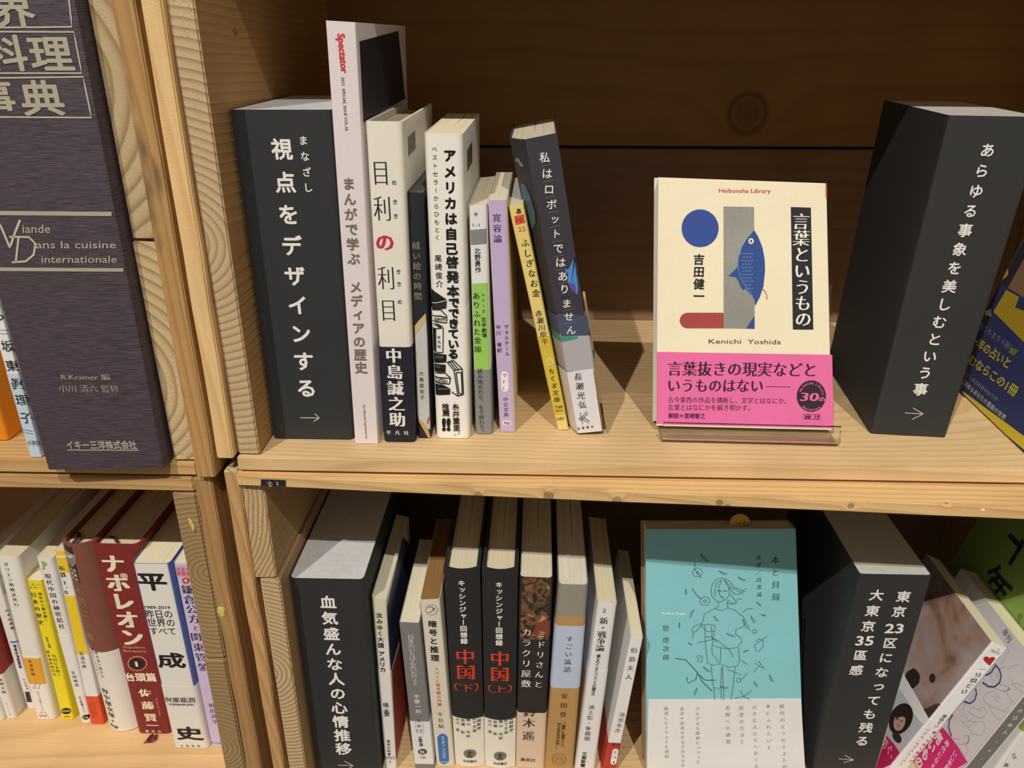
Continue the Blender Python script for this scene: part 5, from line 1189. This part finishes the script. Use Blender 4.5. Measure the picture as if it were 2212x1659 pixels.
vtext(S, R, '管', 'y5', 202, 762, 202, 762, 44, (60, 74, 80), serif=.4, name='author_lettering'); vtext(S, R, '啓次郎', 'y5', 202, 838, 204, 948, 44, (60, 74, 80), serif=.4, name='author_lettering')
GY = (120, 118, 118)
for tx, x0, y0, x1, y1, s_ in (('稀代のエッセイストが', 945, 1262, 964, 1650, 34), ('本にふれたいと', 857, 1262, 866, 1525, 32), ('のぞむ人たちへおくる', 770, 1268, 782, 1645, 32), ('読書の方法と', 684, 1272, 692, 1488, 32), ('書物への讃歌', 597, 1272, 602, 1488, 32),
                               ('さまざまな媒体につづった', 404, 1278, 410, 1618, 28), ('書評や読書の手引きのなかから', 305, 1278, 314, 1670, 28), ('厳選したテクストを収録', 204, 1276, 208, 1582, 28)):
    vtext(S, R, tx, 'y5', x0, y0, x1, y1, s_, GY, serif=.2, name='blurb_lettering', off=.0004)
# sales slip peeking over the top
q = f2['q']; top = S.P0+S.U*q[0].x+S.V*q[0].y
def slab_at(name, root, fr, pts, Sf, d0, d1, c):
    q2 = [Sf.ab(*fp(fr, *p)) for p in pts]; n = len(q2)
    v = [Sf.P0+Sf.U*a+Sf.V*b_-Sf.N*d0 for a, b_ in q2]+[Sf.P0+Sf.U*a+Sf.V*b_-Sf.N*d1 for a, b_ in q2]
    return link_mesh(name, v, [tuple(range(n)), tuple(range(n, 2*n))[::-1]]+[(k, (k+1) % n, (k+1) % n+n, k+n) for k in range(n)], paper(c), root, root)
slab_at('sales_slip', R, 'y5', [(625, 124)]+ell(693, 108, 66, 58, 16, 180, 360)+[(760, 124)], S, .006, .0064, (196, 156, 66))
sl = Surf(S.P0-S.N*.006, S.U, S.V)
htext(sl, R, '八木書店', 'y5', 636, 104, 742, 104, 22, (120, 90, 40), name='slip_lettering', off=.0002)
stand('acrylic_stand', 'clear acrylic book stand behind the turquoise face-out book', f2, w0=.012, w1=.128, lip=.008, back_h=.115, thick=.0185)

b = book('wrapped_book', 'thick black wrapped book with two columns of white characters, beside the turquoise cover',
         [(1857, 1240), (2014, 1243), (1886, 1685), (1749, 1685)], ZL, .150, (50, 50, 50), 'soft', prof=('flat', .0014), page=SILV, pmat=foam((200, 198, 190)), head=0, t=.0005)
S, R = b['S'], b['root']
vtext(S, R, '東京', 'y6', 606, 597, 578, 690, 90, WH, bold=.022); htext(S, R, '23', 'y6', 488, 822, 598, 822, 60, WH, bold=.022, slant=-.0)
vtext(S, R, '区になっても残る', 'y6', 523, 884, 350, 1490, 88, WH, bold=.022)
vtext(S, R, '大東京', 'y6', 440, 588, 388, 780, 90, WH, bold=.022); htext(S, R, '35', 'y6', 308, 898, 414, 898, 60, WH, bold=.022); vtext(S, R, '區感', 'y6', 340, 960, 314, 1052, 86, WH, bold=.022)
line(S, R, 'y6', [[(204, 1600), (298, 1608)], [(242, 1578), (298, 1608), (234, 1624)]], 3.4, WH, 'arrow_mark')

# three slanting books at the right end
b = book('paperback', 'white spined paperback leaning far right with a red heart mark on its spine',
         [(2144, 1387), (2176, 1401), (1935, 1690), (1898, 1690)], ZL, .107, (232, 230, 228), 'soft', prof=('flat', .0010), page=(232, 222, 184), t=.0004,
         obi=[(0, .47, (228, 226, 224), 'paper_band')])
S, R, L = b['S'], b['root'], b['L']
def photo_mat():
    m, n, l, bb = node_mat('photo_print'); bb.inputs['Roughness'].default_value = .35
    tc = n.new('ShaderNodeTexCoord'); nz = n.new('ShaderNodeTexNoise'); nz.inputs['Scale'].default_value = 24; nz.inputs['Detail'].default_value = 3; nz.inputs['Distortion'].default_value = .6
    l.new(tc.outputs['Object'], nz.inputs['Vector']); r = n.new('ShaderNodeValToRGB'); e = r.color_ramp.elements
    e[0].position = .26; e[0].color = rgb((110, 84, 70)); e[1].position = .40; e[1].color = rgb((172, 138, 120)); x = e.new(.52); x.color = rgb((178, 158, 152)); x = e.new(.66); x.color = rgb((190, 172, 166))
    l.new(nz.outputs[0], r.inputs[0]); l.new(r.outputs[0], bb.inputs['Base Color']); return m
(q0, q1, q2, q3) = S.quad
Lq = [(0.0, 0.0), (b['depth'], 0.0), (b['depth'], b['H']), (0.0, b['H'])]
pr = Print(L, .00010); pr.add([(.0, .0), (b['depth']-.0012, .0), (b['depth']-.0012, b['H']), (.0, b['H'])], [(0, 1, 2, 3)])
pr.build('cover_picture', photo_mat(), R)
poly(L, R, 'w7', [(400, 620), (470, 580), (540, 640), (530, 740), (470, 800), (380, 790), (350, 720)], (54, 44, 42), 'cover_eye', off=.0002)
poly(L, R, 'w7', ell(672, 690, 34, 52, 16), (64, 48, 44), 'cover_nostril', off=.0002)
poly(L, R, 'w7', [(520, 1040), (620, 1010), (720, 960), (780, 1000), (600, 1200), (560, 1160)], (82, 62, 56), 'cover_dark_patch', off=.0002)  # dark brown patch printed in the cover picture
poly(L, R, 'w7', [(330, 810), (420, 950), (470, 1060), (560, 1180), (610, 1215), (330, 1520), (180, 1310), (240, 1050)], (206, 204, 212), 'paper_band', off=.0006)
poly(L, R, 'w7', [(185, 1310), (270, 1410), (340, 1520), (240, 1659), (60, 1700), (100, 1560)], (206, 40, 96), 'pink_panel', off=.0008)
poly(L, R, 'w7', ell(340, 1130, 120, 175, 28, rot=24), (52, 40, 38), 'portrait_hair', off=.0008)
poly(L, R, 'w7', ell(325, 1165, 62, 98, 24, rot=14), (206, 164, 142), 'portrait_face', off=.0009)
poly(L, R, 'w7', [(290, 1085), (330, 1040), (400, 1070), (405, 1130), (360, 1105), (310, 1120), (285, 1150)], (52, 40, 38), 'portrait_fringe', off=.00100)
poly(L, R, 'w7', ell(300, 1330, 40, 70, 16, rot=-30), (62, 48, 44), 'portrait_hair', off=.00095)
poly(L, R, 'w7', ell(312, 1140, 10, 7, 10), (50, 38, 36), 'portrait_eye', off=.00105); poly(L, R, 'w7', ell(352, 1155, 10, 7, 10), (50, 38, 36), 'portrait_eye', off=.00105); poly(L, R, 'w7', ell(318, 1205, 16, 7, 12), (160, 84, 78), 'portrait_mouth', off=.00105)
htext(L, R, '防ぐ、', 'w7', 130, 1400, 240, 1560, 74, WH, bold=0, name='blurb_lettering', off=.0010)
line(L, R, 'w7', [[(425, 465), (740, 1000)]], 4, (206, 150, 110), 'jacket_crease', off=.0003)
line(S, R, 'w7', [[(1300, 375), (1412, 418)]], 3, (70, 66, 66), 'spine_rule'); htext(S, R, 'C', 'w7', 1364, 382, 1390, 392, 20, (70, 66, 66), name='code_lettering'); htext(S, R, 'は-2-2', 'w7', 1300, 402, 1386, 436, 24, (70, 66, 66), name='code_lettering')
hx, hy = 1286, 498
heart = [(hx+.62*62*(16*math.sin(t)**3)/16*1.05, hy-58*.062*(13*math.cos(t)-5*math.cos(2*t)-2*math.cos(3*t)-math.cos(4*t))*1.0) for t in [k*math.pi/14 for k in range(28)]]
heart = [(hx+(x-hx)*1.65, y+(x-hx)*.12) for x, y in heart]
poly(S, R, 'w7', heart, (170, 40, 44), 'heart_mark')
vtext(S, R, '一分間だけ', 'w7', 1212, 592, 1018, 832, 74, (58, 54, 54), serif=.9)
vtext(S, R, '原田マハ', 'w7', 798, 1095, 708, 1205, 52, (74, 70, 70), name='author_lettering', off=.0006)
htext(S, R, 'リアル・ラブストーリー', 'w7', 600, 1225, 322, 1630, 40, (204, 60, 92), name='blurb_lettering', off=.0006) if False else vtext(S, R, 'リアル・ラブストーリー', 'w7', 618, 1245, 332, 1610, 46, (204, 60, 92), name='blurb_lettering', off=.0006)
vtext(S, R, '働く女性と愛犬の', 'w7', 690, 1270, 440, 1575, 46, (204, 60, 92), name='blurb_lettering', off=.0006)
b = book('sketch_cover_book', 'book with pencil sketches of seated figures on its cover, grey spine strip, leaning far right',
         [(2253, 1450), (2292, 1462), (2060, 1738), (2022, 1738)], ZL, .118, (212, 206, 208), 'soft', prof=('flat', .0010), page=(234, 224, 186), t=.0004)
S, R, L = b['S'], b['root'], b['L']
zone(S, R, 0, 1, (118, 114, 108))
vtext(S, R, 'その日本人', 'w7', 1670, 960, 1455, 1270, 62, (212, 208, 200)); vtext(S, R, '十 返 一', 'w7', 1360, 1375, 1208, 1560, 36, (206, 202, 196), name='author_lettering')
BL_ = (50, 62, 130)
def sk(p, w_=2.6, c=(140, 134, 138)): line(L, R, 'w7', p, w_, c, 'pencil_sketch', off=.0003)
line(L, R, 'w7', [[(1350, 540), (1400, 600), (1418, 670), (1400, 740), (1345, 785), (1280, 780), (1216, 735)], [(1350, 560), (1310, 630), (1250, 662)], [(1140, 800), (1152, 860), (1130, 930), (1080, 965), (1015, 940)], [(895, 1085), (860, 1140), (850, 1220), (880, 1320)]], 14, BL_, 'blue_stroke', off=.0004)
sk([[(1440, 830), (1480, 860), (1500, 900), (1535, 940), (1500, 1000), (1450, 1055), (1380, 1020), (1290, 985), (1225, 920), (1240, 860), (1330, 830), (1360, 800), (1440, 830)], [(1280, 980), (1340, 1090), (1400, 1140), (1450, 1120), (1450, 1060)], [(1400, 770), (1440, 760), (1500, 790), (1490, 830), (1440, 830)], [(1330, 880), (1390, 950)], [(1360, 870), (1420, 920)]])
sk([[(1070, 1060), (1110, 1000), (1180, 1030), (1220, 1000), (1260, 1040), (1240, 1110), (1180, 1120), (1120, 1090), (1070, 1060)], [(980, 1110), (1030, 1075), (1060, 1150), (1130, 1160), (1220, 1160), (1250, 1220), (1200, 1310), (1110, 1290), (1060, 1220), (990, 1150)], [(1060, 1150), (1110, 1120)], [(1180, 1040), (1200, 1050)], [(1060, 1220), (1150, 1160)]])
sk([[(1000, 1370), (1020, 1310), (1060, 1305), (1075, 1350), (1040, 1400), (1000, 1385)], [(900, 1340), (980, 1350)], [(940, 1400), (1040, 1410), (1060, 1470), (1010, 1560)], [(1100, 1300), (1110, 1330)], [(1300, 640), (1320, 710), (1360, 720), (1380, 640)], [(1410, 560), (1470, 440), (1500, 400), (1480, 360)], [(1420, 590), (1470, 560)], [(1480, 600), (1540, 560), (1620, 540)], [(1530, 760), (1590, 740), (1650, 780)], [(1520, 700), (1580, 800), (1650, 850)], [(950, 1030), (980, 960), (1030, 970), (1000, 1040)], [(1090, 870), (1060, 930)], [(1120, 850), (1090, 930)]])
line(L, R, 'w7', [[(1060, 1305), (1075, 1350), (1050, 1400)], [(1500, 790), (1510, 810), (1480, 820)]], 8, (70, 74, 130), 'sketched_hair', off=.0004)
htext(L, R, '年刊', 'w7', 1425, 195, 1495, 310, 60, (60, 60, 130), name='cover_lettering', off=.0003)
poly(L, R, 'w7', [(790, 1225), (870, 1320), (960, 1440), (1065, 1615), (1110, 1680), (700, 1800), (300, 1800), (420, 1640)], (222, 52, 128), 'pink_band', off=.0007)
htext(L, R, '売りもの。', 'w7', 700, 1310, 460, 1700, 110, (244, 232, 236), bold=.05, name='blurb_lettering', off=.0010) if False else vtext(L, R, '売いもの', 'w7', 745, 1335, 540, 1600, 120, (244, 232, 236), bold=.05, name='blurb_lettering', off=.0010)
vtext(L, R, '時代になる', 'w7', 838, 1400, 690, 1640, 66, (244, 232, 236), bold=.02, name='blurb_lettering', off=.0010); vtext(L, R, 'いい手紙', 'w7', 925, 1510, 840, 1660, 66, (244, 232, 236), bold=.02, name='blurb_lettering', off=.0010)
b = book('green_book', 'tall moss green book with bold dark characters on its cover, at far right',
         [(2474, 1210), (2524, 1230), (2160, 1738), (2094, 1738)], ZL, .150, (136, 164, 82), 'soft', prof=('flat', .002), page=(234, 224, 186), t=.0005,
         obi=[(0, .33, (222, 220, 214), 'paper_band')])
S, R, L = b['S'], b['root'], b['L']
GK = (44, 52, 36)
line(L, R, 'w6', [[(1500, 275), (1570, 350), (1640, 420)], [(1660, 330), (1600, 440), (1505, 600)]], 44, GK, 'cover_lettering', off=.0003)
line(L, R, 'w6', [[(1270, 690), (1345, 660), (1410, 620)], [(1345, 650), (1420, 760), (1535, 870)], [(1310, 740), (1370, 800), (1465, 930)], [(1275, 790), (1340, 760), (1410, 720)], [(1345, 905), (1400, 860), (1450, 790)]], 36, GK, 'cover_lettering', off=.0003)
htext(L, R, '続け', 'w6', 1610, 1120, 1580, 1220, 44, (90, 104, 60), name='cover_lettering', off=.0003)
htext(S, R, '写真', 'w7', 1520, 1500, 1545, 1560, 30, (110, 106, 120), name='author_lettering', off=.0006); vtext(S, R, '長', 'w7', 1465, 1620, 1465, 1620, 60, (70, 68, 72), name='author_lettering', off=.0006)
bpy.data.objects.remove(_to)
for o in list(bpy.data.objects):
    for k in ('_h', '_w'):
        if k in o: del o[k]
    if o.parent is None: o.location.z += .3125        # floor of the room at height 0
